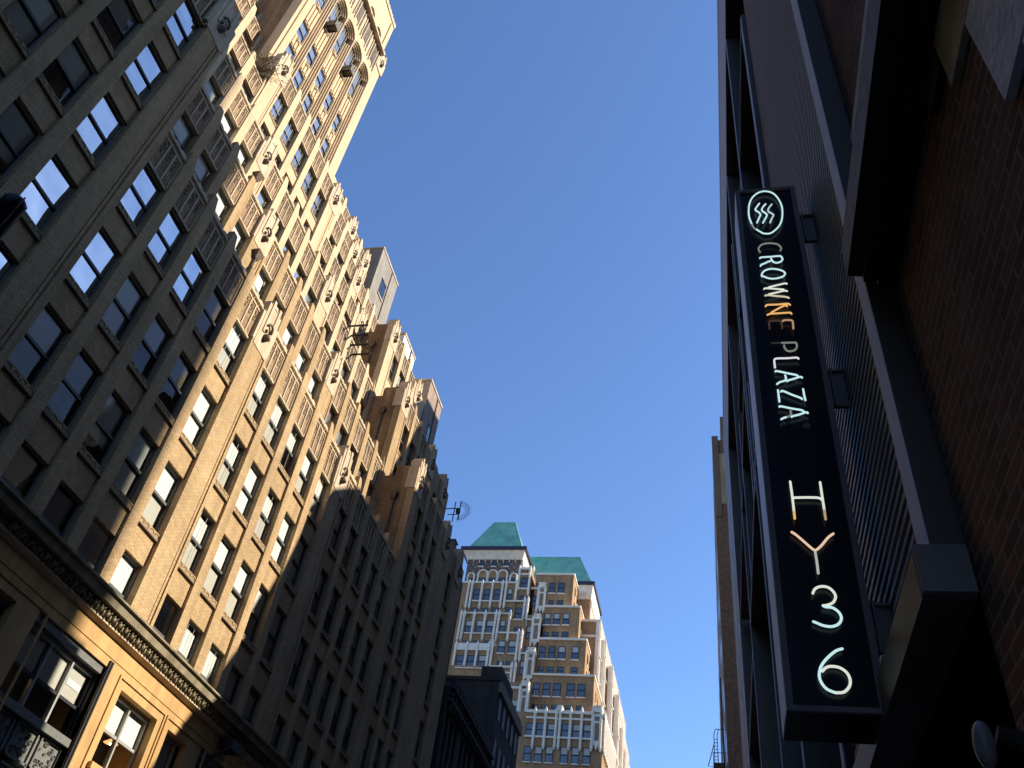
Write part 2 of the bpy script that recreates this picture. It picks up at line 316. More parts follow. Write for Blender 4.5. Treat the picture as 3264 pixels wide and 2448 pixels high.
NW=[(-45.71,-44.81,90.1,91.3),(-43.14,-42.12,90.11,91.38),(-40.45,-39.44,90.1,91.39),(-47.55,-46.54,86.54,87.39),(-45.41,-43.87,86.5,87.47),(-43.34,-41.81,86.52,87.49),(-41.24,-39.75,86.54,87.51),(-38.64,-37.71,86.6,87.5),(-45.92,-44.51,82.36,84.91),(-43.81,-42.35,82.37,84.89),(-41.71,-40.3,82.4,84.91),(-39.0,-38.08,82.58,84.99),(-36.52,-35.08,85.19,87.52),(-36.44,-34.96,82.56,83.55),(-33.76,-32.97,81.3,83.64),(-46.54,-45.17,75.49,78.0),(-44.43,-42.95,75.48,78.04),(-42.38,-40.8,75.47,78.09),(-39.63,-38.62,75.7,78.11),(-45.87,-44.6,79.73,80.71),(-43.79,-42.53,79.76,80.72),(-41.79,-40.35,79.8,80.84),(-38.98,-37.62,79.79,80.88),(-36.97,-35.5,78.41,80.88),(-36.8,-35.47,75.77,76.82),(-34.29,-33.35,74.42,77.05),(-33.86,-32.95,81.21,83.42),(-46.55,-45.36,73.25,73.77),(-44.46,-43.28,73.24,73.83),(-42.33,-41.16,73.3,73.88),(-39.53,-38.09,71.43,73.89),(-37.48,-35.89,71.43,73.94),(-47.25,-45.64,68.33,70.75),(-45.08,-43.54,68.37,70.81),(-42.98,-41.33,68.37,70.87),(-39.28,-38.08,69.12,69.84),(-37.48,-36.12,69.12,69.9),(-34.78,-33.92,67.32,69.97),(-37.73,-36.45,64.27,66.62),(-34.3,-33.38,71.62,72.81),(-30.66,-29.47,84.17,86.43),(-28.96,-27.62,84.17,86.45),(-33.28,-32.48,85.24,86.41),(-30.54,-29.53,81.44,82.6),(-28.92,-27.69,81.46,82.62),(-31.02,-29.85,77.41,79.79),(-29.3,-28.03,77.41,79.79),(-27.48,-26.2,77.49,79.82),(-30.93,-29.89,74.55,75.88),(-29.29,-28.04,74.57,75.92),(-27.44,-26.14,74.62,75.97),(-31.41,-30.27,70.52,72.98),(-29.66,-28.39,70.57,73.03),(-27.82,-26.47,70.53,73.02),(-25.27,-23.93,70.52,73.05),(-31.33,-30.3,67.56,68.93),(-29.64,-28.4,67.53,68.98),(-27.8,-26.48,67.5,69.0),(-25.23,-23.96,67.53,68.99),(-31.92,-30.64,63.37,65.87),(-30.05,-28.69,63.39,65.9),(-28.18,-26.78,63.43,65.91),(-25.65,-24.26,63.44,65.91),(-23.72,-22.39,63.46,65.95),(-31.76,-30.67,60.92,61.84),(-30.07,-28.82,60.83,61.86),(-28.23,-26.9,60.82,61.87),(-25.65,-24.33,60.87,61.84),(-23.76,-22.36,60.95,61.88),(-32.42,-31.02,56.15,58.49),(-30.52,-29.16,56.16,58.53),(-28.6,-27.24,56.2,58.54),(-26.01,-24.63,56.21,58.61),(-24.09,-22.73,56.22,58.58),(-22.2,-20.83,56.18,58.61),(-32.39,-31.01,51.9,54.47),(-30.52,-29.15,51.84,54.48),(-28.58,-27.22,51.87,54.57),(-25.97,-24.65,51.8,54.62),(-24.01,-22.7,51.87,54.64),(-22.1,-20.76,51.82,54.65),(-35.82,-34.3,60.1,62.54),(-35.83,-34.28,55.92,58.46),(-35.82,-34.27,51.89,54.23)]
NB=[(-48.35,-37.17,86.2,86.52),(-46.05,-40.37,82.08,82.32),(-39.22,-35.22,82.1,82.41),(-37.29,-34.71,89.3,89.82),(-45.91,-44.77,89.86,90.07),(-43.21,-42.08,89.88,90.09),(-40.59,-39.41,89.89,90.1),(-36.89,-34.94,84.84,85.18),(-36.79,-34.81,88.06,88.45),(-46.8,-37.65,79.39,79.68),(-46.59,-40.72,75.16,75.39),(-47.5,-40.8,71.79,73.18),(-47.24,-41.09,68.11,68.3),(-40.47,-36.03,68.46,68.85),(-35.03,-33.84,71.28,71.6),(-35.99,-34.29,64.54,64.97),(-34.69,-33.35,78.21,78.53),(-39.62,-38.09,71.16,71.39),(-37.42,-35.9,71.18,71.4),(-37.09,-35.35,78.17,78.41),(-38.26,-36.43,67.39,67.66),(-39.73,-35.61,75.34,75.67),(-33.52,-25.88,88.13,88.39),(-30.78,-29.36,83.94,84.15),(-29.08,-27.53,83.92,84.14),(-31.19,-24.19,81.05,81.33),(-31.28,-29.74,77.17,77.39),(-29.52,-27.93,77.19,77.39),(-27.6,-26.1,77.24,77.46),(-31.66,-22.6,74.29,74.57),(-34.24,-32.81,84.92,85.3),(-31.45,-29.8,70.3,70.52),(-29.76,-28.15,70.3,70.53),(-27.89,-26.33,70.31,70.53),(-25.38,-23.84,70.3,70.48),(-32.04,-30.52,63.16,63.37),(-30.17,-28.57,63.15,63.39),(-28.28,-26.67,63.17,63.39),(-25.71,-24.13,63.18,63.39),(-23.83,-22.23,63.21,63.42),(-32.1,-20.71,67.26,67.58),(-32.62,-31.3,55.94,56.1),(-35.83,-34.26,55.75,55.91),(-32.47,-31.03,51.62,51.82),(-30.61,-29.09,51.61,51.8),(-28.6,-27.17,51.63,51.81),(-25.97,-24.62,51.61,51.79),(-23.98,-22.69,51.61,51.82),(-22.17,-20.73,51.66,51.81),(-32.61,-20.49,60.31,60.86),(-32.53,-20.63,59.25,59.58),(-32.53,-20.84,55.94,56.25)]
NK=[(-32.76,-31.38,85.19,86.26),(-33.06,-31.81,78.33,79.44),(-33.57,-32.22,71.59,72.49),(-34.03,-32.68,65.03,65.94),(-40.92,-40.37,73.15,73.9),(-26.98,-26.2,60.86,61.64),(-20.43,-19.21,60.69,61.84)]
NA=[(-32.37,-31.65,81.29,84.0),(-32.84,-32.03,74.34,77.2),(-33.25,-32.58,67.21,70.23),(-33.68,-32.85,60.18,62.95),(-20.23,-19.48,55.83,58.89)]
NP=[(-47.13,80.36,86.28),(-46.42,80.36,86.29),(-44.33,80.38,86.31),(-42.19,80.54,86.33),(-40.14,80.56,86.35),(-39.38,80.57,86.36),(-37.28,82.14,86.38),(-34.84,83.35,89.63),(-34.19,83.36,89.63),(-37.02,84.66,89.75),(-47.69,73.47,79.56),(-47.05,73.48,79.57),(-45.03,73.51,79.61),(-42.79,73.67,79.64),(-40.67,73.7,79.68),(-40.04,73.71,79.69),(-37.83,73.62,79.73),(-47.71,66.62,72.97),(-45.48,66.77,73.03),(-43.42,66.82,73.08),(-41.18,66.87,73.14),(-40.52,68.18,73.15),(-35.27,76.64,82.72),(-34.58,76.65,82.73),(-35.74,69.64,75.71),(-35.05,69.66,75.73),(-36.25,64.38,69.19),(-35.6,64.89,69.21),(-38.42,68.14,69.12),(-33.2,72.76,78.61),(-31.81,72.79,78.64),(-33.76,65.99,71.5),(-32.27,66.13,71.54),(-32.77,79.57,85.24),(-31.4,79.58,85.26),(-34.18,58.43,64.9),(-32.76,58.21,64.95),(-30.95,53.88,60.74),(-29.01,53.94,60.81),(-27.08,53.92,60.89),(-26.43,53.94,60.92),(-24.56,53.93,60.99),(-22.6,53.91,61.07),(-20.65,53.97,61.15),(-19.2,54.02,61.01)]
SKY, SUN, EXPO = .15, 5.0, 0.65
# ------------------------------------------------------------------ ground and street (the setting)
def structure(o): o['kind'] = 'structure'; return o
g = MB().q([(-1500, -1500, -.02), (1500, -1500, -.02), (1500, 1500, -.02), (-1500, 1500, -.02)]); structure(g.build('ground', 'pave'))
g = MB().q([(-15.5, -300, -.01), (-2.6, -300, -.01), (-2.6, 700, -.01), (-15.5, 700, -.01)]); structure(g.build('road', 'asphalt'))
g = MB().box(-20, -15.5, -300, 700, -.015, .13); structure(g.build('pavement', 'pave'))
g = MB().box(-2.6, 1.0, -300, 700, -.016, .13); structure(g.build('pavement', 'pave'))
g = MB()
for i in range(60): g.q([(-9.1, -60 + i * 9, -.006), (-8.95, -60 + i * 9, -.006), (-8.95, -57 + i * 9, -.006), (-9.1, -57 + i * 9, -.006)])
o = g.build('lane_marking', 'paint'); structure(o)

# ------------------------------------------------------------------ the setback tower on the left
tower = thing('setback_tower', 'tall buff brick office tower stepping back in tiers on the left, half in sun', 'building')
def zt(k): return .731 + .1985 * k if k <= 3 else 1.3265 + .1965 * (k - 3)
B = {0: [.400, .501, .602], 1: [.747 + .1015 * i for i in range(5)], 2: [1.305 + .1015 * i for i in range(5)],
     3: [1.864 + .1015 * i for i in range(5)], 4: [2.425 + .1015 * i for i in range(3)]}
CW = .0725; WH = .130
windows = []      # (x, y0, z0, w, h, kind)
pan_list = []     # (x, y0, z0)
orn_list = []
secn = 0

def capped_pier(mb, x0, xf, y0, y1, zb, ztop, cap, mi=0):
    mb.box(x0, xf, y0, y1, zb, ztop, mi)
    ym = (y0 + y1) / 2; w = (y1 - y0)
    mb.hull([(x0 + .1, y0, ztop), (xf, y0, ztop), (xf, y1, ztop), (x0 + .1, y1, ztop)],
            [(x0 + .12, ym - w * .28, ztop + cap), (xf - .10, ym - w * .28, ztop + cap), (xf - .10, ym + w * .28, ztop + cap), (x0 + .12, ym + w * .28, ztop + cap)], mi)

def section(name, s, y0, y1, zb, zp, cols, ks, panels=True, cw=CW, wide=(), left=False, right=False, turrets=(), wh=WH, mats=('buff', 'side'), wkind='n', nopanel=()):
    """One plane of the facade.  All of s,y,z in units of A."""
    global secn
    secn += 1; e = secn * .004
    xf = -s * A
    wall = MB(); par = MB()
    cs = sorted(cols)
    edges = []; last = y0
    for c in cs:
        edges.append((last, c)); last = c + cw
    edges.append((last, y1))
    zbw, zpw = W(zb * A), W(zp * A)
    ztop = zt(max(ks)) if ks else zb
    for (a, b) in edges:
        a_, b_ = a * A, b * A
        if b_ - a_ < .05: continue
        if b - a < .045:
            capped_pier(wall, xf - .5, xf, a_, b_, zbw, zpw - .1, .95)
        else:
            wall.box(xf - .5, xf, a_, b_, zbw, zpw - .05)
            # recessed double groove on the wide pier
            if b - a < .12:
                g0 = b_ - .42
                wall.box(xf, xf + .06, a_, g0 - .02, zbw, zpw - .06)
                wall.box(xf, xf + .035, g0 + .06, g0 + .17, zbw, zpw - .06)
                wall.box(xf, xf + .06, g0 + .25, b_, zbw, zpw - .06)
    wall.box(xf - 1.62, xf - .5, y0 * A + e, y0 * A + .45, zbw, zpw)      # flanks
    wall.box(xf - 1.62, xf - .5, y1 * A - .45, y1 * A - e, zbw, zpw)
    # spandrels, sills, heads, windows
    for c in cs:
        c0, c1 = c * A, (c + cw) * A
        prev = zb
        for k in sorted(ks):
            t = zt(k); bt = t - wh
            if (bt - prev) > .004:
                wall.box(xf - .5, xf - .13, c0, c1, W(prev * A), W(bt * A))
            prev = t
            windows.append((xf - (.27 if s < 1.05 else .34), c0, W(bt * A), cw * A, wh * A, wkind))
        z0 = W(prev * A)
        if panels and c not in nopanel:
            pan_list.append((xf, c0, z0, cw * A, zpw - z0, s))
            wall.box(xf - .5, xf - .30, c0, c1, z0, zpw)
        else:
            wall.box(xf - .5, xf - .13, c0, c1, z0, zpw)
    wall.build('facade_wall', [mats[0]], tower)
    # solid mass behind
    blk = MB()
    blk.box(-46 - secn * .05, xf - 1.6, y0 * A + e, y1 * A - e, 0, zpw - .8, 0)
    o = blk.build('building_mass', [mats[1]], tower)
    ret = MB()
    if left or right:
        d = min(1.6, 1.6)
    if left:
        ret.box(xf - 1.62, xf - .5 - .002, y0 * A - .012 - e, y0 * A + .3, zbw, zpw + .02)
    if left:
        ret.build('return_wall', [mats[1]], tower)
    for ty in turrets: turret(xf, ty * A, zpw, left)

def turret(xf, yc, zp, corner=False):
    """shouldered pylon head with carved mask on a wide pier"""
    t = MB(); h = .62
    t.box(xf - .7, xf + .065, yc - h - .18, yc + h + .18, zp - 1.9, zp - .1)
    t.box(xf - .7, xf + .09, yc - h, yc + h, zp - 2.1, zp + .62)
    t.box(xf - .68, xf + .14, yc - .40, yc - .22, zp - 1.1, zp + .95)
    t.box(xf - .68, xf + .14, yc + .22, yc + .40, zp - 1.1, zp + .95)
    t.hull([(xf - .65, yc - h + .1, zp + .62), (xf + .12, yc - h + .1, zp + .62), (xf + .12, yc + h - .1, zp + .62), (xf - .65, yc + h - .1, zp + .62)],
           [(xf - .55, yc - h + .35, zp + 1.05), (xf - .05, yc - h + .35, zp + 1.05), (xf - .05, yc + h - .35, zp + 1.05), (xf - .55, yc + h - .35, zp + 1.05)])
    t.build('pylon_head', ['trim'], tower)
    m = MB(); x = xf + .06
    m.ball((x + .10, yc, zp - 1.25), (.20, .17, .24)); m.ball((x + .24, yc, zp - 1.36), (.12, .10, .11))
    pts = [(x + .14, yc + .22 * math.cos(a) * (1 if a < 3 else 1), zp - .68 + .26 * math.sin(a)) for a in [i * math.pi / 7 - .5 for i in range(9)]]
    m.tube(pts, .06, 5)
    m.ball((x + .1, yc - .17, zp - .95), .10, 6, 4)
    m.build('carved_mask', ['orn'], tower, True)

allc = lambda *k: [c for i in k for c in B[i]]
WP = [1.263, 1.8215]
section('F', 1.0, .737, 2.35, .627, 1.4315, allc(1, 2, 3), [0, 1, 2, 3], turrets=WP)
section('F0', 1.0, 0.0, .737, .627, 1.8245, [.05, .15] + B[0], range(6), turrets=(.70,))
section('F4', 1.0, 2.35, 3.075, .627, 1.8245, B[4] + [2.88], range(6), left=True, turrets=(2.388, 2.79, 3.0), nopanel=(2.88,))
section('T2', 1.134, .737, 2.35, 1.30, 1.8245, allc(1, 2, 3), [4, 5], turrets=WP)
section('T2a', 1.134, 0.0, .737, 1.60, 2.2175, B[0], [6, 7])
section('T2b', 1.134, 2.35, 3.075, 1.60, 2.2175, B[4] + [2.88], [6, 7], left=True, turrets=(2.388, 2.79, 3.0), nopanel=(2.88,))
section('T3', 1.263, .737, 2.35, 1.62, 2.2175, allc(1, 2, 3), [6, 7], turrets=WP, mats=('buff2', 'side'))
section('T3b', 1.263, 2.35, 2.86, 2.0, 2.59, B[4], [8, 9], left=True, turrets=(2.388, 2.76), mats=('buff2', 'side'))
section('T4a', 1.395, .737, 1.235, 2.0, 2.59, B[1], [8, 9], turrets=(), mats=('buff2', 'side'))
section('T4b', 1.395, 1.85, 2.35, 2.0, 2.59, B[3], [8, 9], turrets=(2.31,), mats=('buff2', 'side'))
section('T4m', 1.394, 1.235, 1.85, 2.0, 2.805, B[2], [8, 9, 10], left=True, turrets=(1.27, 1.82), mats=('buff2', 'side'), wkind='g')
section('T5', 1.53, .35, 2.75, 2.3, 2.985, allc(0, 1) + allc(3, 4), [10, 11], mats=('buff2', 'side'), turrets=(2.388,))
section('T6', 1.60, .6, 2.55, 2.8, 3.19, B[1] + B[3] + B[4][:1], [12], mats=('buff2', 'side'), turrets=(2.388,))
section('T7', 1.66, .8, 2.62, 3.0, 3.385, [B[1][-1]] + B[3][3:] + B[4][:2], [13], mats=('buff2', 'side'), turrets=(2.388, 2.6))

# very dark brick flank and small pylon blocks at the far corner
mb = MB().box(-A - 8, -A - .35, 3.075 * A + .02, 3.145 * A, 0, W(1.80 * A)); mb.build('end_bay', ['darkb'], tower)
# rooftop bulkheads
WB = (1.36, 2.665, 2.838, 2.86)
def bulkhead(s, y0, y1, z0, z1, mat, wins):
    xf = -s * A; mb = MB()
    mb.box(xf - 9, xf, y0 * A, y1 * A, W(z0 * A), W(z1 * A), 0)
    mb.box(xf - 9.1, xf + .08, y0 * A - .08, y1 * A + .08, W(z1 * A), W(z1 * A) + .22, 1)
    mb.box(xf, xf + .1, (y0 + .62 * (y1 - y0)) * A, (y0 + .62 * (y1 - y0)) * A + .14, W(z0 * A), W(z1 * A) - .1, 2)
    o = mb.build('roof_bulkhead', [mat, 'trim', 'orn'], tower)
    for (a, b, c, d) in wins:
        w = MB().box(xf + .0, xf + .05, a * A, b * A, W(c * A), W(d * A), 0); w.box(xf, xf + .09, a * A - .05, b * A + .05, W(d * A), W(d * A) + .12, 1)
        w.box(xf, xf + .12, a * A - .05, b * A + .05, W(c * A) - .15, W(c * A), 2)
        w.build('window', ['glassn', 'blackm', 'trim'], tower)
bulkhead(1.69, 2.775, 3.05, 3.1, 3.69, 'greyb', [(2.86, 2.93, 3.42, 3.53)])
bulkhead(1.262, 2.872, 3.075, 2.15, 2.745, 'pinkb', [(2.96, 3.01, 2.44, 2.54), (2.96, 3.01, 2.30, 2.385)])
bulkhead(WB[0], WB[1], WB[2], 2.3, WB[3], 'blindw', [])

# --------------------------------------------------- upper shaft with arcaded windows
def shaft():
    s = 1.465; xf = -s * A; wall = MB(); y0, y1 = 1.2355, 1.85; tw = .0575
    cols = [1.413 + .1015 * i - .1015 for i in range(5)]
    zb, z1 = 2.70, 3.975
    wall.box(-46.9, xf - 1.6, y0 * A + .06, y1 * A - .06, 0, W(4.2 * A), 1)
    last = y0
    steps = .0065
    for c in cols + [y1]:
        a, b = last * A, c * A
        st = 3 * steps * A
        l0 = a + (st if last > y0 else 0); r0 = b - (st if c < y1 else 0)
        wall.box(xf - .8, xf, l0, r0, W(zb * A), W(z1 * A))
        for i in range(3):
            d = .15 * (3 - i)
            if last > y0: wall.box(xf - .8, xf - d, a + steps * A * i, a + steps * A * (i + 1), W(zb * A), W(3.62 * A))
            if c < y1: wall.box(xf - .8, xf - d, b - steps * A * (i + 1), b - steps * A * i, W(zb * A), W(3.62 * A))
        last = c + tw
    # corner moulding strips
    wall.box(xf, xf + .07, y0 * A - .0, y0 * A + .22, W(zb * A), W(z1 * A)); wall.box(xf, xf + .10, y0 * A + .42, y0 * A + .62, W(zb * A), W(z1 * A))
    wall.box(xf - 1.7, xf - .8, y0 * A + .01, y0 * A + .5, W(zb * A), W(z1 * A), 2); wall.box(xf - 1.7, xf - .8, y1 * A - .5, y1 * A - .01, W(zb * A), W(z1 * A), 2)
    for c in cols:
        a, b = c * A, (c + tw) * A; st = 3 * steps * A; mid = (a + b) / 2
        prev = zb
        for k in (11, 12, 13):
            t = zt(k)
            wall.box(xf - .8, xf - .46, a, b, W(prev * A), W((t - .115) * A))
            rib = MB()
            if k > 11:
                for i in range(3):
                    yy = a + (b - a) * (i + .5) / 3
                    wall.box(xf - .46, xf - .38, yy - .12, yy + .12, W(prev * A) + .1, W((t - .115) * A) - .3)
                orn_list.append((xf - .34, mid, W((t - .125) * A) - .35, .5))
            windows.append((xf - .54, a, W((t - .115) * A), tw * A, .115 * A, 't')); prev = t
        # ribbed spandrel to the arch
        za, zs, r = 3.457, 3.67, tw * A / 2
        wall.box(xf - .8, xf - .46, a, b, W(prev * A), W(za * A))
        for i in range(3):
            yy = a + (b - a) * (i + .5) / 3
            wall.box(xf - .46, xf - .37, yy - .12, yy + .12, W(prev * A) + .1, W(za * A) - .5)
        orn_list.append((xf - .3, mid, W(za * A) - .35, .8))
        windows.append((xf - .54, a, W(za * A), tw * A, (zs - za) * A + r, 'a'))
        # arch fill: three receding arcs
        for i in range(4):
            ro = r + st * (i) / 3; depth = xf - .15 * (3 - i) if i < 3 else xf - .001
            if i == 3: ro = r + st
            nseg = 14
            top = W(3.80 * A)
            for j in range(nseg):
                a0 = math.pi * j / nseg; a1 = math.pi * (j + 1) / nseg
                rin = ro; rout = ro + st / 3 + .001
                p = lambda an, rr: (mid + rr * math.cos(an), W(zs * A) + rr * math.sin(an))
                if i < 3:
                    q = [p(a0, rin), p(a0, rout), p(a1, rout), p(a1, rin)]
                else:
                    u0, v0 = p(a0, rin); u1, v1 = p(a1, rin); q = [(u0, v0), (u0, top), (u1, top), (u1, v1)]
                wall.prismx(q, xf - .8, depth - (.0 if i < 3 else .0))
        for (u, v) in ((a - st, a), (b, b + st)):
            for i in range(3):
                pass
        wall.box(xf - .8, xf - .002, a - st, b + st, W(3.80 * A), W(z1 * A))
        # stained panel strips above the arches
        p = MB(); p.box(xf, xf + .04, a - .25, b + .25, W(3.79 * A), W(3.925 * A), 0)
        for yy in (a - .25, (a + b) / 2 - .45, (a + b) / 2 + .35, b + .15): p.box(xf + .03, xf + .10, yy, yy + .1, W(3.76 * A), W(3.93 * A), 1)
        p.box(xf, xf + .5, a - .35, b + .45, W(3.93 * A), W(3.945 * A), 1)
        p.build('stained_panel', ['panel2', 'trim'], tower)
    for i in range(4):      # jamb strips between steps up to the spring line are part of the wall
        pass
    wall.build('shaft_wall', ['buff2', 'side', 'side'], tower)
    # crown
    cr = MB(); x2 = -1.49 * A; yy0, yy1 = 1.255, 1.836
    cr.box(x2 - 20, x2 - 1.0, yy0 * A, yy1 * A, W(3.9 * A), W(4.30 * A), 1)
    last = yy0
    for c in cols + [yy1]:
        cr.box(x2 - .6, x2, last * A, c * A, W(3.95 * A), W(4.32 * A)); last = c + tw
    for c in cols:
        a, b = c * A, (c + tw) * A; mid = (a + b) / 2; r = tw * A / 2
        windows.append((x2 - .4, a, W(3.955 * A), tw * A, .13 * A + r, 'a'))
        for j in range(10):
            a0 = math.pi * j / 10; a1 = math.pi * (j + 1) / 10
            cr.prismx([(mid + r * math.cos(a0), W(4.085 * A) + r * math.sin(a0)), (mid + r * math.cos(a0), W(4.32 * A)), (mid + r * math.cos(a1), W(4.32 * A)), (mid + r * math.cos(a1), W(4.085 * A) + r * math.sin(a1))], x2 - .6, x2 - .003)
    cr.box(x2 - .7, x2 + .1, yy0 * A, (yy1 + .004) * A, W(4.32 * A), W(4.345 * A))
    for i in range(24):
        y = yy0 * A + .3 + i * .48
        cr.box(x2 - .6, x2 + .05, y, y + .26, W(4.345 * A), W(4.358 * A))
    cr.box(x2, x2 + .12, 1.80 * A, 1.812 * A, W(3.98 * A), W(4.30 * A))
    cr.build('crown', ['buff2', 'side'], tower)
    for y in (1.79, 1.81, 1.83):
        pass
    turret(xf, 1.825 * A, W(3.95 * A))
shaft()

# --------------------------------------------------- parapet panels
def panel_proto(w, h):
    p = MB(); b = MB()
    b.box(-.30, -.165, 0, w, 0, h, 0)
    th = .075
    for i in range(4):
        y = i * (w - th) / 3
        b.box(-.17, -.09, y, y + th, .06, h - .32, 0)
    b.box(-.17, -.108, 0, w, 0, .10, 0); b.box(-.17, -.10, 0, w, h - .34, h - .27, 0)
    # wavy crest
    n = 18; prof = [(0, h - .02)]
    for i in range(n + 1):
        y = w * i / n; prof.append((y, h + .16 + .10 * abs(math.sin(math.pi * 3 * i / n)) + (.1 if i in (0, n) else 0)))
    prof.append((w, h - .02))
    b.prismx(prof[::-1], -.42, -.12, 0); b.box(-.30, -.05, 0, w, h - .07, h, 0)
    for i in range(3):
        yc = w * (i + .5) / 3
        b.tube([(-.10, yc - w / 7, h - .27), (-.06, yc - w / 12, h - .14), (-.06, yc + w / 12, h - .14), (-.10, yc + w / 7, h - .27)], .02, 4)
    for i in range(3):
        y0 = i * (w - th) / 3 + th
        p.box(-.17, -.145, y0, y0 + (w - 4 * th) / 3, .10, h - .34, 0)
    q = MB()  # scrolls coloured dark in place of the shadow their relief casts
    for i in range(3):
        yc = i * (w - th) / 3 + th + (w - 4 * th) / 6; z = h - .62
        q.tube([(-.13, yc - .09, z - .26), (-.13, yc + .07, z - .20), (-.12, yc + .06, z - .06), (-.12, yc - .07, z - .02), (-.12, yc - .07, z + .10), (-.15, yc + .10, z + .15)], .018, 4)
        q.box(-.15, -.12, yc - .06, yc + .06, z - .44, z - .32)
    return b, p, q
pw, ph = CW * A, .105 * A
pb, pp, pq = panel_proto(pw, ph)
pi_ = MB().add(pp).add(pq, mo=1)
mb_, mp_ = pb.mesh('parapet_panel', ['trim']), pi_.mesh('brick_inset', ['panel', 'orn'])
def inview(x, y, z, m=60):
    p = proj((x, y, z)); return p is not None and -m < p[0] < 3264 + m and -m < p[1] < 2448 + m
pan_list.sort(key=lambda t: (0 if inview(t[0], t[1], t[2]) else 1, t[0] ** 2 + t[1] ** 2 + t[2] ** 2))
rest = (MB(), MB(), MB())
for i, (x, y, z, w, h, s) in enumerate(pan_list):
    sc = (1, w / pw, h / ph)
    if i < 100 and inview(x, y, z):
        a = link('parapet_panel', mb_, tower, (x, y, z), sc)
        link('brick_inset', mp_, a)
    else:
        for r, p in zip(rest, (pb, pp, pq)): r.add(p, (x, y, z), sc)
r = rest[0]; r.add(rest[1], mo=1); r.add(rest[2], mo=2)
o = r.build('parapet_panel', ['trim', 'panel', 'orn'], tower); o['kind'] = 'stuff'
om = MB()
for (x, y, z, w) in orn_list:
    om.ball((x, y, z + .1), (.1, w * .3, .16), 6, 4); om.ball((x, y - w * .4, z), (.07, .12, .1), 6, 4); om.ball((x, y + w * .4, z), (.07, .12, .1), 6, 4); om.box(x - .05, x + .04, y - w * .6, y + w * .6, z + .26, z + .34)
om.build('spandrel_ornament', ['trim'], tower)

# --------------------------------------------------- windows
def win_proto(w, h, kind, var):
    rnd = random.Random(var * 31 + ord(kind))
    f = MB(); p = MB(); bl = MB(); si = MB()
    fw = .07
    f.box(-.10, .0, 0, fw, 0, h, 0); f.box(-.10, .0, w - fw, w, 0, h, 0); f.box(-.10, .0, fw, w - fw, h - fw, h, 0); f.box(-.10, 0, fw, w - fw, 0, fw, 0)
    f.box(-.012, .015, .02, w - .02, h - .05, h - .02, 1); f.box(-.012, .018, w - .055, w - .02, .02, h - .05, 1)
    mid = h * (.5 if kind != 'a' else .42)
    f.box(-.12, -.01, fw, w - fw, mid - .06, mid + .05, 0)
    def pane(z0, z1, x):
        t1, t2 = rnd.uniform(-.012, .012), rnd.uniform(-.012, .012)
        p.q([(x, fw, z0), (x + t1, w - fw, z0), (x + t1 + t2, w - fw, z1), (x + t2, fw, z1)])
    pane(mid + .03, h - fw, -.035); pane(fw, mid - .03, -.075)
    rb = MB(); rb.q([(-1.35, 0, 0), (-1.35, w, 0), (-1.35, w, h), (-1.35, 0, h)], 0)
    style = var % 10
    def shade(z0, z1, mi, x=-.13, m=.09):
        bl.q([(x, m, z0), (x, w - m, z0), (x, w - m, z1), (x, m, z1)], mi)
    if kind == 'a' or kind == 'g':
        shade(.05, h - .1, 0 if kind == 'a' else 1)
        for i in range(1, 4): f.box(-.03, -.02, w * i / 4 - .012, w * i / 4 + .012, .05, h - .05, 1)
        for i in range(1, 4 if kind == 'a' else 3): f.box(-.03, -.02, .05, w - .05, h * i / 4 - .012, h * i / 4 + .012, 1)
    elif style in (0, 5): shade(mid, h - .05, 0); shade(.06, mid, 1, -.15)
    elif style == 1: shade(.05, h - .05, 0)
    elif style == 2: shade(mid + .0, h - .05, 2)
    elif style == 3: shade(mid, h - .25, 0); shade(.05, mid, 1)
    elif style == 4: shade(h * .3, h - .05, 1)
    elif style == 6: shade(mid * .95, h - .3, 0, m=.16)
    elif style == 8: shade(mid, h - .05, 1)
    if style in (3, 5, 6) and kind == 'n':
        for i in range(1, 3): f.box(-.03, -.02, w * i / 3 - .01, w * i / 3 + .01, .05, h - .05, 1)
        for i in range(1, 5): bl.box(-.128, -.126, w * i / 5 - .008, w * i / 5 + .008, mid, h - .25, 1)
    if kind in ('n', 'g'):
        si.box(-.1, .225, .0, w, -.28, -.02, 0); si.box(-.1, .25, .0, w, -.32, -.28, 1)  # dark lower lip is coloured as the shadow line under the sill
        for i in range(4):
            y = w * (i + .5) / 4
            si.tube([(.228, y + .13 * math.cos(a), -.17 + .09 * math.sin(a)) for a in [j * .7 - .4 for j in range(6)]], .018, 4, 1)
    return f, p, bl, si, rb
protos = {}
sizes = {}
for (x, y, z, w, h, k) in windows: sizes.setdefault(k, (w, h))
for k in sizes:
    for v in range(10 if k in 'n' else (4 if k == 't' else 1)):
        L_ = win_proto(*sizes[k], k, v if k != 't' else (0, 1, 5, 1)[v] + 10 * v)
        ms = [L_[0].mesh('window', ['frame', 'framel']), L_[1].mesh('pane', ['glass' if k == 'n' and v in (7, 9) else 'glassd']), L_[2].mesh('blind', ['blindw', 'blindg', 'blindt']) if L_[2].v else None,
              L_[3].mesh('sill', ['sill', 'orn']) if L_[3].v else None, L_[4].mesh('room_back', ['room'])]
        protos[(k, v)] = (L_, ms)
windows = [w for w in windows]
windows.sort(key=lambda t: (0 if inview(t[0], t[1] + .7, t[2] + 1, 40) else 1, t[0] ** 2 + (t[1]) ** 2 + t[2] ** 2))
rest = [MB() for i in range(5)]
rw = random.Random(11)
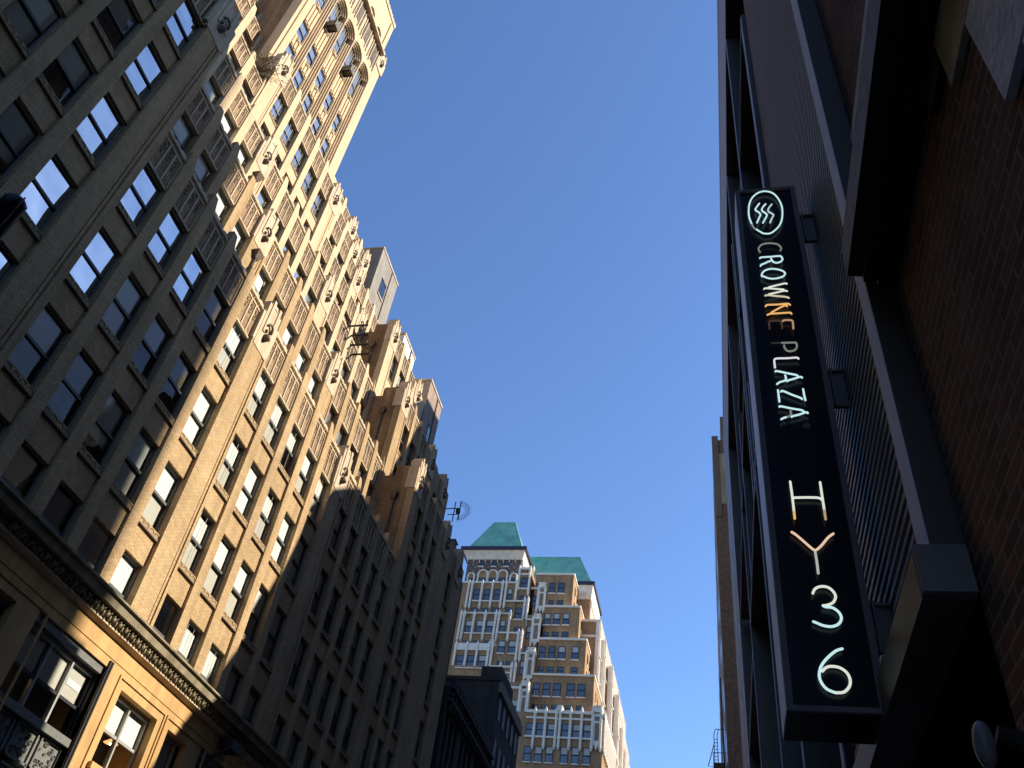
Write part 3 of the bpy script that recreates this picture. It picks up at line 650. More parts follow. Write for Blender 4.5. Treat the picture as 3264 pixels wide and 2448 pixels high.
for i, (x, y, z, w, h, k) in enumerate(windows):
    ay, az = y / A, (z - CAMZ + h) / A
    if k == 'n':
        lit = ay > 1.12 and x > -21
        v = rw.choice([0, 0, 1, 1, 3, 3, 5, 6, 0, 8]) if lit else rw.choice([0, 2, 4, 7, 9, 8, 7, 6, 9, 2])
        if not lit and x > -21:
            bright = (.59 < ay < .76 and az > .95) or (.84 < ay < .97 and az > 1.25)
            v = rw.choice([7, 9]) if bright else rw.choice([0, 2, 4, 8, 6, 3, 4, 2])
        if x < -21: v = rw.choice([1, 0, 7, 1, 1])
    elif k == 't': v = rw.randrange(4)
    else: v = 0
    if k == 'n' and az < .75 and (abs(ay - 1.0515) < .01 or abs(ay - 1.305) < .01): v = 7
    L_, ms = protos[(k, v)]
    w0, h0 = sizes[k]; sc = (1, w / w0, h / h0)
    if i < 100 and inview(x, y + .7, z + 1, 40):
        a = link('window', ms[0], tower, (x, y, z), sc)
        link('pane', ms[1], a)
        if ms[2]: link('blind', ms[2], a)
        if ms[3]: link('sill', ms[3], a)
        link('room_back', ms[4], a)
    else:
        for r, q in zip(rest, L_): r.add(q, (x, y, z), sc)
r = MB(); r.add(rest[0]); r.add(rest[1], mo=2); r.add(rest[2], mo=3); r.add(rest[3], mo=6); r.add(rest[4], mo=8)
o = r.build('window', ['frame', 'framel', 'glass', 'blindw', 'blindg', 'blindt', 'sill', 'orn', 'room'], tower); o['kind'] = 'stuff'

# --------------------------------------------------- stone base with cornice and tall bays
def base():
    xf = -A; wall = MB()
    y0, y1 = 0.0, 3.075
    opens = []
    for n in range(-1, 5):
        o_ = n * .558
        opens += [('bay', .990 + o_, 1.236 + o_), ('win', 1.295 + o_, 1.425 + o_), ('win', 1.468 + o_, 1.598 + o_)] if True else []
    opens = sorted([o_ for o_ in opens if 0 < o_[1] and o_[2] < 3.05], key=lambda t: t[1])
    last = y0
    zs = W(.591 * A)
    for kind, a, b in opens + [('', y1, y1)]:
        wall.box(xf - 1.2, xf + .05, last * A, a * A, 0, zs)
        if kind:
            top = W((.545 if kind == 'bay' else .531) * A)
            wall.box(xf - 1.2, xf + .049, a * A, b * A, top, zs)
            if kind == 'win':
                wall.box(xf - 1.2, xf + .02, a * A, b * A, W(.40 * A) - 3, W(.408 * A)); wall.box(xf + .02, xf + .2, a * A - .1, b * A + .1, W(.400 * A), W(.410 * A))
                # raised architrave line round the opening
                wall.box(xf + .05, xf + .10, a * A - .38, b * A + .38, top + .30, top + .38)
                wall.box(xf + .05, xf + .10, b * A + .30, b * A + .38, W(.36 * A), top + .30)
                wall.box(xf + .05, xf + .10, a * A - .38, a * A - .30, W(.36 * A), top + .30)
        last = b
    for z in (.557, .49, .43, .37):     # ashlar joints stand as thin shadow lines
        for kind, a, b in opens:
            pass
    wall.box(xf + .05, xf + .075, y0 * A, y1 * A, W(.5605 * A), W(.589 * A))
    wall.box(-40, xf - 1.21, .3, y1 * A - .3, 0, W(.6 * A), 1)
    wall.build('stone_base', ['stone', 'room'], tower)
    for kind, a, b in opens:
        if not inview(xf, b * A, W(.5 * A), 500): continue
        a_, b_ = a * A, b * A; w = b_ - a_; top = W((.531) * A); bot = W((.418 if kind == 'bay' else .410) * A)
        f = MB(); p = MB(); bl = MB()
        x = xf - .30 if kind == 'win' else xf - .30
        fm = 0
        for yy in ([a_, (a_ + b_) / 2 - .05, b_ - .09] if kind == 'win' else [a_] + [a_ + (b_ - a_) * i / 4 - .045 for i in (1, 2, 3)] + [b_ - .09]): f.box(x - .12, x + .05, yy, yy + .09, bot, top, fm)
        f.box(x - .12, x + .04, a_, b_, top - .14, top, fm); f.box(x - .12, x + .06, a_, b_, bot, bot + .10, fm)
        f.box(x - .10, x + .02, a_, b_, W(.470 * A) - .05, W(.470 * A) + .05, 1 if kind == 'bay' else fm)
        p.q([(x - .05, a_, bot), (x - .05, b_, bot), (x - .05, b_, top), (x - .05, a_, top)])
        zc = W(.472 * A)
        if kind == 'win': bl.q([(x - .10, a_ + .15, zc), (x - .10, b_ - .15, zc), (x - .10, b_ - .15, top - .15), (x - .10, a_ + .15, top - .15)], 0); bl.q([(x - 1.0, a_ + .0, bot), (x - 1.0, b_, bot), (x - 1.0, b_, zc + 1), (x - 1.0, a_, zc + 1)], 2)
        else:
            bl.q([(x - .10, a_ + .03, zc), (x - .10, b_ - .03, zc), (x - .10, b_ - .03, top - .05), (x - .10, a_ + .03, top - .05)], 1)
            bl.q([(x - .085, a_ + .25, top - .75), (x - .085, a_ + 1.0, top - .75), (x - .085, a_ + 1.0, top - .55), (x - .085, a_ + .25, top - .55)], 0)
            bl.q([(x - .085, b_ - 1.0, top - .75), (x - .085, b_ - .25, top - .75), (x - .085, b_ - .25, top - .55), (x - .085, b_ - 1.0, top - .55)], 0)
        wn = f.build('large_window', ['framel', 'blackm'], tower)
        p.build('pane', ['glassd'], wn); bl.build('blind', ['blindw', 'blindg', 'blindt'], wn)
        if kind == 'bay':
            m = MB()
            m.box(xf - .5, xf - .04, a_, b_, top, W(.545 * A), 0)                       # worn lintel
            m.box(xf - .5, xf + .0, a_, b_, W(.409 * A), W(.418 * A) + .06, 0)
            for k_, zz in enumerate((.358, .30)):
                m.box(xf - .6, xf - .22, a_, b_, W((zz - .0) * A), W((zz + .051) * A), 0)
                for c0, c1 in [(a_ + w * i / 4 + .07, a_ + w * (i + 1) / 4 - .07) for i in range(4)]:
                    for (u0, u1, v0, v1) in ((c0, c1, 0, .07), (c0, c1, .93, 1.0)): m.box(xf - .22, xf - .15, u0, u1, W(zz * A) + v0, W(zz * A) + v1, 0)
                    m.box(xf - .22, xf - .15, c0, c0 + .06, W(zz * A), W(zz * A) + 1, 0); m.box(xf - .22, xf - .15, c1 - .06, c1, W(zz * A), W(zz * A) + 1, 0)
                    rr = random.Random(5); n_s = 16
                    for i in range(18):      # cast scrolls
                        cy = rr.uniform(c0 + .15, c1 - .15); cz = W(zz * A) + rr.uniform(.15, .86); r0 = rr.uniform(.05, .10); st = rr.uniform(0, 6)
                        m.tube([(xf - .20, cy + r0 * (1 - j / 11) * math.cos(st + j * .75), cz + r0 * (1 - j / 11) * math.sin(st + j * .75)) for j in range(9)], .022, 4, 0)
            m.build('cast_panel', ['iron'], tower)
            j = MB()
            for i in range(4): j.box(xf - .5 + .13 * i, xf - .37 + .13 * i, b_ - .0 - .05 * (3 - i) , b_ + .001 + .0 * i, W(.30 * A), W(.55 * A))
            j.box(xf + .05, xf + .12, b_ - .02, b_ + .06, W(.30 * A), W(.556 * A)); j.box(xf + .05, xf + .12, b_ + .12, b_ + .18, W(.30 * A), W(.556 * A))
            j.build('iron_jamb', ['blackm'], tower)
    # cornice
    c = MB(); yA, yB = 0, 3.15 * A
    c.prismy([(xf, W(.611 * A)), (xf + .62, W(.611 * A)), (xf + .68, W(.624 * A)), (xf + .78, W(.6255 * A)), (xf + .78, W(.629 * A)), (xf + .2, W(.634 * A)), (xf, W(.634 * A))], yA, yB, 0)
    c.prismy([(xf, W(.5875 * A)), (xf + .10, W(.5875 * A)), (xf + .30, W(.592 * A)), (xf + .30, W(.595 * A)), (xf + .16, W(.595 * A)), (xf + .16, W(.611 * A) - .01), (xf, W(.611 * A) - .01)], yA, yB, 2)
    o = c.build('cornice', ['cornice', 'orn', 'trim'], tower)
    l = MB(); n = int(2.6 * A / .40)
    for i in range(n):
        y = .9 * A + i * .40
        z = W(.603 * A)
        l.ball((xf + .30, y, z), (.20, .12, .13), 6, 4); l.ball((xf + .42, y - .09, z + .07), (.10, .06, .08), 5, 3); l.ball((xf + .42, y + .09, z + .07), (.10, .06, .08), 5, 3)
        l.ball((xf + .36, y + .20, z - .04), (.08, .05, .13), 5, 3); l.ball((xf + .28, y, z - .16), (.08, .05, .06), 5, 3)
    l.build('acanthus_band', ['cornice'], tower, True)
base()

# --------------------------------------------------- things on the left building
def pendant(y, z, x, r, lab):
    t = thing('pendant_lamp', lab, 'lamp', 'pendant lamps glowing inside the left building')
    s = MB(); n = 14
    lo = [(x + r * math.cos(2 * math.pi * i / n), y + r * math.sin(2 * math.pi * i / n), z) for i in range(n)]
    hi = [(x + r * .25 * math.cos(2 * math.pi * i / n), y + r * .25 * math.sin(2 * math.pi * i / n), z + r * .55) for i in range(n)]
    s.hull(lo, hi); s.build('lamp_shade', ['lampglow'], t)
    MB().ball((x, y, z - .02), .05).build('bulb', ['bulb'], t); MB().tube([(x, y, z + r * .5), (x, y, z + .9)], .012, 5).build('cord', ['blackm'], t)
pendant(1.054 * 20.7, W(.642 * 20.7), -20.72, .26, 'amber pendant lamp glowing in the shaded window above the stone cornice')
pendant(1.059 * 20.6, W(.464 * 20.7), -20.7, .20, 'amber pendant lamp in the black shadow below the cornice at the lower left edge')
pendant(1.347 * 20.7, W(.640 * 20.7), -20.72, .27, 'brown lamp shade low in a sunlit window just above the cornice')
pendant(1.322 * 20.8, W(.452 * 20.7), -20.70, .26, 'round lamp shade behind grey glass of the tall window in the ochre stone')
def acunit(y, z, lab):
    xf = -1.465 * A; t = thing('air_conditioner', lab, 'air conditioner', 'air conditioners on the upper shaft')
    MB().box(xf - .5, xf + .55, y, y + .72, z, z + .7).build('casing', ['ac'], t)
    f = MB()
    for a in (0, .68): f.box(xf + .53, xf + .57, y + a, y + a + .04, z - .01, z + .72)
    f.box(xf - .3, xf + .58, y - .02, y + .74, z + .7, z + .74); f.box(xf - .3, xf + .58, y - .03, y - .0, z - .03, z + .0)
    for i in range(6): f.box(xf + .55, xf + .565, y + .08, y + .64, z + .1 + i * .1, z + .13 + i * .1)
    f.build('grille', ['framel'], t)
    for q in (.08, .58): MB().box(xf - .3, xf + .5, y + q, y + q + .06, z - .15, z).build('bracket', ['blackm'], t)
acunit(1.620 * A, W(3.458 * A), 'dark boxy air conditioner under the third arched window of the sunlit shaft')
acunit(1.417 * A, W(3.458 * A), 'dark boxy air conditioner cut off by the top edge of the photo')
def shrub(x, y, z, r, n, lab, name='rooftop_shrub', leaf=.10, squash=.8):
    t = thing(name, lab, 'shrub'); tw = MB(); lf = MB(); rr = random.Random(int(y * 10))
    for i in range(n):
        d = Vector((rr.gauss(0, .6), rr.gauss(0, .6), rr.uniform(.1, 1) * squash)).normalized() * r * rr.uniform(.5, 1)
        m = Vector((x, y, z)) + d * .5 + Vector((rr.uniform(-.1, .1), rr.uniform(-.1, .1), .1)) * r
        e = Vector((x, y, z)) + d
        tw.tube([(x, y, z), m, e], .02, 4, r2=.006)
        for j in range(4):
            c = m.lerp(e, rr.random()) + Vector((rr.gauss(0, .1), rr.gauss(0, .1), rr.gauss(0, .1))) * r
            u = Vector((rr.gauss(0, 1), rr.gauss(0, 1), rr.gauss(0, 1))).normalized() * leaf; v = u.cross(Vector((rr.gauss(0, 1), rr.gauss(0, 1), rr.gauss(0, 1)))).normalized() * leaf * .5
            lf.q([c - u, c + v, c + u, c - v])
    tw.build('stem', ['twig'], t)
    if leaf: lf.build('foliage', ['foliage'], t)
shrub(-1.41 * A, 1.20 * A, W(2.62 * A), 2.1, 90, 'wispy dry shrub on the setback roof against the dark side wall of the shaft')
shrub(-1.275 * A, 2.395 * A, W(2.63 * A), .8, 22, 'thin dry twigs growing on the topmost shaded pylon against the sky', 'roof_weed', .05)
shrub(-1.21 * A, 2.52 * A, W(2.27 * A), .7, 18, 'small dry weeds sprouting on the parapet beside the white bulkhead', 'roof_weed', .05)
shrub(-1.29 * A, 2.16 * A, W(2.26 * A), 1.2, 26, 'green climbing plant drooping beside the iron rungs on the roof', 'climbing_plant', .13)
t = thing('iron_rungs', 'row of black iron rungs standing out from the sunlit parapet near the climbing plant', 'ladder')
m = MB()
for i in range(4):
    x, y, z = -1.268 * A + .1, (2.03 + .028 * i) * A, W((2.24 - .022 * i) * A)
    m.box(x - .2, x + 1.4, y - .05, y + .05, z - .06, z + .06)
m.build('rung', ['blackm'], t); MB().tube([(-1.27 * A, 2.0 * A, W(2.2 * A)), (-1.27 * A, 2.14 * A, W(2.12 * A))], .06).build('rail', ['blackm'], t)
# drain heads and pipes on setback piers
def drain(s, y, ztop, zbot, lab, x=None, ret=False):
    xf = -s * A + .06 if x is None else x; t = thing('rain_drain', lab, 'drainpipe', 'drain heads with pipes'); y *= A
    zt_, zb_ = W(ztop * A), W(zbot * A)
    MB().hull([(xf - .1, y - .14, zt_ - .5), (xf + .18, y - .14, zt_ - .5), (xf + .18, y + .14, zt_ - .5), (xf - .1, y + .14, zt_ - .5)],
              [(xf - .1, y - .32, zt_), (xf + .36, y - .32, zt_), (xf + .36, y + .32, zt_), (xf - .1, y + .32, zt_)]).build('drain_head', ['orn'], t)
    MB().tube([(xf + .08, y, zt_ - .45), (xf + .08, y, zb_)], .09, 6).build('pipe', ['orn'], t)
drain(1.134, 1.263, 1.70, 1.56, 'small drain head and short pipe on the lower sunlit wide pier left of the mask')
drain(1.263, 1.263, 2.08, 1.93, 'small drain head and short pipe on the upper sunlit wide pier nearer the shaft')
for s, zt_, zb_, lab in ((1.0, 1.70, 1.44, 'drain head and long pipe on the lowest shaded side wall'), (1.134, 2.10, 1.84, 'drain head and long pipe on the middle shaded side wall'), (1.263, 2.47, 2.22, 'drain head and long pipe on the highest shaded side wall under the twigs')):
    drain(s, 2.35 - .006, zt_, zb_, lab, x=-(s + .068) * A)
# ring antenna
t = thing('ring_antenna', 'spiky half ring of thin black rods standing out from the shaded roofline against the sky', 'antenna')
m = MB(); cx_, cy_, cz_ = -1.115 * A, 3.085 * A, W(2.135 * A); X0 = cx_
m.tube([(X0 - 1.8, cy_, cz_ + .3), (X0 + .9, cy_, cz_ + .3)], .05, 5); m.tube([(X0 - .2, cy_, cz_ - .35), (X0 + .9, cy_, cz_ - .35)], .04, 5)
m.tube([(X0 + .35, cy_, cz_ - 1.1), (X0 + .35, cy_, cz_ + 1.0)], .05, 5); m.tube([(X0 + .85, cy_, cz_ - .9), (X0 + .85, cy_, cz_ + 1.1)], .05, 5)
m.build('mast', ['blackm'], t)
m = MB(); m.tube([(X0 + .8 + .9 * math.cos(a), cy_, cz_ + .9 * math.sin(a)) for a in [-1.7 + i * .17 for i in range(21)]], .022, 4)
for i in range(16):
    a = -1.6 + i * .21; m.tube([(X0 + .8 + .55 * math.cos(a), cy_, cz_ + .55 * math.sin(a)), (X0 + .8 + 1.15 * math.cos(a), cy_, cz_ + 1.15 * math.sin(a))], .018, 4)
m.box(X0 + .55, X0 + .9, cy_ - .15, cy_ + .15, cz_ - .2, cz_ + .2); m.build('rod_ring', ['blackm'], t)
# floodlight with bent bracket under the cornice
t = thing('flood_light', 'dark floodlight on a bent arm below the stone cornice in shadow', 'floodlight')
x, y, z = -A, 1.665 * A, W(.578 * A)
MB().box(x + .1, x + .75, y - .35, y + .5, z - .28, z + .12).build('housing', ['blackm'], t)
MB().tube([(x + .7, y - .3, z - .2), (x + .55, y - .55, z - .5), (x + .2, y - .7, z - .8), (x, y - .85, z - 1.2)], .06, 6).build('bracket', ['blackm'], t)
# street-lamp head, partly outside the frame
def D(px, py, t_):
    d = R @ Vector((px - CX, -(py - CY), -F)); return Vector((0, 0, CAMZ)) + d / F * t_
t = thing('street_lamp', 'black street lamp head reaching in at the left edge of the photo', 'street lamp')
a, b = D(40, 655, 11), D(-120, 850, 11); m = MB()
m.tube([a + (a - b) * .08, a, a.lerp(b, .5), b], .15, 12)
m.ball(tuple(a), .16, 12, 8); m.build('lamp_head', ['blackm'], t, True)
u = (D(80, 630, 10.9), D(-60, 790, 10.9)); MB().tube(u, .012, 5).build('edge_highlight', ['framel'], t)  # pale tube stands in for the highlight along the lamp head
MB().tube([b, b + Vector((-1.2, -2.2, -.6)), (-16.2, b.y - 3.2, 6), (-16.2, b.y - 3.2, .13)], .09, 8).build('pole', ['blackm'], t)

# ------------------------------------------------------------------ low carved building past the tower
t = thing('carved_loft_building', 'dark mid-rise loft building with carved shield cornice, deep in shadow beyond the brick tower', 'building')
xf = -A; m = MB(); y0, y1 = 3.148, 3.915
cols = []
for g_ in range(3):
    cols += [3.165 + g_ * .25 + i * .07 for i in range(3)]
last = y0
for c in cols + [y1]:
    m.box(xf - .5, xf, last * A, c * A, 0, W(1.30 * A)); last = c + .046
for c in cols:
    for k in range(6):
        zt_ = 1.262 - .2 * k; m.box(xf - .5, xf - .15, c * A, (c + .046) * A, W((zt_ - .2) * A), W((zt_ - .15) * A))
    m.box(xf - .5, xf - .02, c * A, (c + .046) * A, W(1.262 * A), W(1.30 * A))
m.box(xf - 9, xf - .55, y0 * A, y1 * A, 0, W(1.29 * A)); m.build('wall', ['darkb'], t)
for c in cols:
    for k in range(2):
        zt_ = 1.262 - .2 * k; w = MB().box(xf - .45, xf - .38, c * A, (c + .046) * A, W((zt_ - .15) * A), W(zt_ * A)); w.build('window', ['glassn'], t)
m = MB(); m.box(xf - .5, xf + .35, y0 * A, y1 * A, W(1.30 * A), W(1.315 * A)); m.box(xf - .5, xf + .12, y0 * A, y1 * A, W(1.315 * A), W(1.35 * A)); m.box(xf - .5, xf + .42, y0 * A, y1 * A, W(1.35 * A), W(1.36 * A))
for i in range(16):
    y = y0 * A + .5 + i * .95
    m.ball((xf + .15, y, W(1.332 * A)), (.25, .25, .3), 8, 5); m.ball((xf + .2, y, W(1.285 * A)), (.2, .15, .45), 8, 5)
    capped_pier(m, xf - .1, xf + .35, y - .22, y + .22, W(1.36 * A), W(1.372 * A) + .3, .4)
    m.ball((xf + .1, y + .5, W(1.362 * A)), (.2, .2, .3), 6, 4)
m.build('carved_cornice', ['darkb'], t)
# dark party-wall building
t = thing('party_wall_building', 'dark brick block with one blank side wall in front of the green roofed tower', 'building')
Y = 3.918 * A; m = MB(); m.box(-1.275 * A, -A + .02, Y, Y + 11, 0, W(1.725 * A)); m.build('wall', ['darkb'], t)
MB().box(-1.277 * A, -A + .12, Y - .12, Y + 11, W(1.725 * A), W(1.742 * A)).build('coping', ['darkb'], t)
MB().box(-1.10 * A, -A + .05, Y + .2, Y + 6, W(1.742 * A), W(1.80 * A)).build('parapet_block', ['darkb'], t)
w = MB(); w.box(-1.20 * A, -1.155 * A, Y - .06, Y - .02, W(1.52 * A), W(1.625 * A), 0); w.box(-1.205 * A, -1.15 * A, Y - .1, Y, W(1.625 * A), W(1.635 * A), 1); w.build('window', ['glassn', 'darkb'], t)
m = MB()
for i in range(5):
    yy = Y + .6 + i * 2.1
    for k in range(5): MB().box(-A + .02, -A + .08, yy, yy + .9, W((1.55 - .2 * k) * A), W((1.66 - .2 * k) * A)).build('window', ['blackm'], t)
MB().box(-A + .02, -A + .3, Y, Y + 11, W(1.67 * A), W(1.72 * A)).build('carved_band', ['concrete'], t)
# pale ducts on the roofline
def duct(s, y, z0, z1, lab):
    t = thing('roof_duct', lab, 'duct', 'sheet metal ducts on the shaded roofline')
    x = -s * A; y *= A; z0 = W(z0 * A); z1 = W(z1 * A)
    MB().hull([(x - 1, y, z0), (x, y, z0), (x, y + .8, z0), (x - 1, y + .8, z0)], [(x - .8, y, z1), (x + .25, y, z1), (x + .25, y + .8, z1 - .35), (x - .8, y + .8, z1 - .35)]).build('duct_body', ['concrete'], t)
    MB().box(x - .86, x + .31, y - .06, y + .86, z1 - .02, z1 + .08).build('duct_rim', ['concrete'], t)
duct(1.045, 2.985, 1.80, 1.92, 'pale sheet metal duct on the shaded roof, nearer the ring antenna')
duct(1.09, 3.085, 1.80, 1.975, 'pale sheet metal duct on the shaded roof, nearer the green roofs')
# ------------------------------------------------------------------ green roofed tower closing the view
nel = thing('green_roofed_tower', 'stepped brown and cream skyscraper with two green hipped roofs closing the street', 'building')
NY = 150.0
# (x0, x1, ztop, s, zbot, kind) apparent metres at NY
BLK = [(-54, -18.81, 60.5, 1.0, 0, 'b'), (-54, -32.72, 65.9, 1.004, 0, 'b'), (-54, -35.5, 68.8, 1.02, 0, 'b'), (-54, -32.3, 72.4, 1.024, 0, 'b'), (-54, -40.4, 73.25, 1.03, 0, 'b'),
       (-32.3, -20.80, 67.36, 1.022, 0, 'b'), (-31.7, -22.65, 74.44, 1.04, 0, 'b'), (-31.1, -24.24, 81.2, 1.058, 0, 'b'), (-33.6, -25.9, 88.35, 1.076, 0, 'b'),
       (-54, -34.6, 78.5, 1.045, 0, 'b'), (-35, -31.9, 79.4, 1.05, 0, 'b'), (-54, -37.7, 79.6, 1.05, 0, 'b'), (-54, -37.2, 86.5, 1.07, 0, 'b'), (-37.2, -34.6, 89.4, 1.072, 0, 'b'),
       (-48.3, -36.95, 93.6, 1.10, 0, 'd'), (-50.8, -48.2, 83.5, 1.09, 0, 'b'), (-40, -22.4, 86.3, 1.13, 0, 'w')]
BLK.sort(key=lambda t: t[3])
def bz(z): return z + CAMZ
wall = MB(); mats = ['n_brick', 'n_dia', 'n_white', 'n_panel']
for i, (x0, x1, zt_, s, zb, k) in enumerate(BLK):
    y0 = NY * s; d = 12.5 if k == 'b' else 14
    xa, xb = x0 * s, x1 * s - .004 * i; h = bz(zt_ * s)
    if k == 'b': wall.box(xa, xb, y0, y0 + d, 0 if s < 1.03 else 20, h, 0)
    elif k == 'd': wall.box(xa, xb, y0, y0 + d, 30, bz(91.6 * s), 1)
    else: wall.box(xa, xb, y0, y0 + d, 30, bz(83.2 * s), 0)
wall.build('wall', mats, nel)
# copings on the plain brick stages
for (x0, x1, zt_, s, zb, k) in BLK:
    if k == 'b' and x1 > -27 and s > 1.0: MB().box(x0 * s, x1 * s + .12, NY * s - .12, NY * s + 12.6, bz(zt_ * s), bz(zt_ * s) + .35).build('coping', ['n_white'], nel)
def s_of(x, z):
    for (x0, x1, zt_, s, zb, k) in BLK:
        if x0 <= x <= x1 and z <= zt_ + .5: return s
    return 1.1
# windows
def nwin(w, h):
    f = MB(); g_ = MB(); t_ = .09
    f.box(0, t_, -.10, .12, 0, h).box(w - t_, w, -.10, .12, 0, h).box(t_, w - t_, -.10, .12, 0, t_).box(t_, w - t_, -.10, .12, h - t_, h).box(t_, w - t_, -.12, .10, h * .48, h * .54)
    g_.box(t_, w - t_, -.02, .06, t_, h - t_); b = MB().box(t_ + .03, w - t_ - .03, -.026, -.022, h * .54, h - t_)
    return f, g_, b
fr, gl, bl = nwin(1.2, 2.4); fm, gm, bm = fr.mesh('window', ['n_frame']), gl.mesh('pane', ['glassn']), bl.mesh('blind', ['blindg'])
rn = random.Random(3)
NW.sort(key=lambda r: -(r[3] - r[2]) * (r[1] - r[0]))
for (x0, x1, z0, z1) in NW:
    s = s_of((x0 + x1) / 2, (z0 + z1) / 2)
    sc = ((x1 - x0) * s / 1.2, 1, (z1 - z0) * s / 2.4)
    a = link('window', fm, nel, (x0 * s, NY * s, bz(z0 * s)), sc); link('pane', gm, a)
    if rn.random() < .55 and z1 - z0 > 1.8: link('blind', bm, a)
def frontbox(mb, r, out, mi=0, back=.0):
    x0, x1, z0, z1 = r; s = s_of((x0 + x1) / 2, (z0 + z1) / 2); y = NY * s
    mb.box(x0 * s, x1 * s, y - out, y + back, bz(z0 * s), bz(z1 * s), mi)
for i, r in enumerate(NB):
    tc = MB(); frontbox(tc, (r[0], r[1], min(r[2], r[3]), max(r[2], r[3])), .28 + .003 * (i % 7)); tc.build('terracotta_band', ['n_white'], nel)
for r in NK:
    m = MB(); x0, x1, z0, z1 = r; s = s_of((x0 + x1) / 2, z0 - 1); y = NY * s
    m.box(x0 * s, x1 * s, y - .55, y + 1.6, bz(z0 * s), bz(z1 * s)); m.box(x0 * s - .08, x1 * s + .08, y - .62, y + 1.7, bz(z1 * s) - .16, bz(z1 * s) + .02); m.build('terracotta_block', ['n_white'], nel)
for r in NA:
    m = MB(); x0, x1, z0, z1 = r; s = s_of((x0 + x1) / 2, (z0 + z1) / 2); y = NY * s; xm = (x0 + x1) / 2 * s; w = (x1 - x0) * s / 2
    m.box(x0 * s - .42, x1 * s + .42, y - .30, y, bz(z0 * s) - .7, bz(z1 * s) + 1.6, 0)
    pr = [(x0 * s, bz(z0 * s)), (x1 * s, bz(z0 * s))] + [(xm + w * math.cos(a), bz(z1 * s) - w + w * math.sin(a)) for a in [i * math.pi / 8 for i in range(9)]]
    m.hull([(x, y - .36, z) for x, z in pr], [(x, y - .31, z) for x, z in pr], 1)
    m.hull([(xm - w, y - .42, bz(z0 * s) - .7), (xm + w, y - .42, bz(z0 * s) - .7), (xm, y - .42, bz(z0 * s) - 1.7)], [(xm - w, y, bz(z0 * s) - .7), (xm + w, y, bz(z0 * s) - .7), (xm, y, bz(z0 * s) - 1.7)], 0)
    m.box(x0 * s, x1 * s, y - .38, y - .30, bz(z1 * s) + .35, bz(z1 * s) + 1.1, 1)
    m.build('arched_panel', ['n_white', 'n_panel'], nel)
def pier_mesh(h):
    m = MB(); r = .24
    ring = lambda rr, z: [(rr * math.cos(a), -.18 + rr * math.sin(a), z) for a in [i * math.pi / 4 + math.pi / 8 for i in range(8)]]
    m.hull(ring(r, .5), ring(r, h - .7)); m.hull(ring(r * .45, 0), ring(r, .5)); m.hull(ring(r * 1.3, .5), ring(r * 1.3, .68)); m.hull(ring(r * 1.25, h * .72), ring(r * 1.25, h * .72 + .12))
    m.hull(ring(r * 1.35, h - .75), ring(r * 1.2, h - .5)); m.hull(ring(r * 1.2, h - .5), ring(r * 1.3, h - .1)); m.hull(ring(r * 1.3, h - .1), ring(r * .25, h + .65)); return m
for (x, z0, z1) in NP:
    s = s_of(x, (z0 + z1) / 2); h = (z1 - z0) * s
    o = pier_mesh(h).build('colonnette', ['n_white'], nel); o.location = (x * s, NY * s - .1, bz(z0 * s))
# main shaft top
s = 1.10; y = NY * s; X0, X1 = -48.3 * s, -36.95 * s
m = MB(); yb = y + 14
m.hull([(X0 - .25, y - .3, bz(91.6 * s)), (X1 + .25, y - .3, bz(91.6 * s)), (X1 + .25, yb, bz(91.6 * s)), (X0 - .25, yb, bz(91.6 * s))],
       [(X0 - .45, y - .5, bz(92.3 * s)), (X1 + .45, y - .5, bz(92.3 * s)), (X1 + .45, yb, bz(92.3 * s)), (X0 - .45, yb, bz(92.3 * s))])
m.hull([(X0 - .45, y - .5, bz(92.3 * s)), (X1 + .45, y - .5, bz(92.3 * s)), (X1 + .45, yb, bz(92.3 * s)), (X0 - .45, yb, bz(92.3 * s))],
       [(X0 - 1.2, y - 1.2, bz(93.35 * s)), (X1 + .75, y - 1.2, bz(93.35 * s)), (X1 + .75, yb, bz(93.35 * s)), (X0 - 1.2, yb, bz(93.35 * s))])
n = 9; w = (X1 - X0) / n
for i in range(n):
    xc = X0 + w * (i + .5)
    pts = [(xc + w * .42 * math.cos(a), y - .42, bz(91.65 * s) + w * .42 * math.sin(a)) for a in [k * math.pi / 8 for k in range(9)]]; m.tube(pts, .07, 4)
    m.box(xc - w / 2 - .07, xc - w / 2 + .07, y - .25, y, bz(91.0 * s), bz(91.6 * s))
for i in range(12):     # lit right-hand face: carved brackets
    yy = y + .7 + i * 1.15; m.ball((X1 + .25, yy, bz(91.0 * s)), (.28, .28, .9), 6, 4); m.box(X1, X1 + .14, yy - .35, yy + .35, bz(84 * s), bz(91.4 * s))
m.build('arcaded_frieze', ['n_white'], nel)
MB().box(X0 - 1.7, X1 + 1.15, y - 1.6, yb + .3, bz(93.35 * s), bz(94.05 * s)).build('eave', ['n_eave'], nel)
m = MB(); zr0, zr1 = bz(94.05 * s), bz(101.1 * s)
m.hull([(-48.2 * s, y - 1.0, zr0), (-36.95 * s, y - 1.0, zr0), (-36.95 * s, yb, zr0), (-48.2 * s, yb, zr0)], [(-44.1 * s, y + .6, zr1), (-39.45 * s, y + .6, zr1), (-39.45 * s, yb - 3, zr1), (-44.1 * s, yb - 3, zr1)])
m.build('roof', ['n_roof'], nel)
m = MB()
for (xa, xb) in ((-44.1, -48.2), (-39.45, -36.95)): m.tube([(xa * s, y + .6, zr1), (xb * s, y - 1.0, zr0)], .12, 5)
m.tube([(-44.1 * s, y + .6, zr1), (-39.45 * s, y + .6, zr1)], .13, 5); m.build('roof_ridge', ['n_roof'], nel)
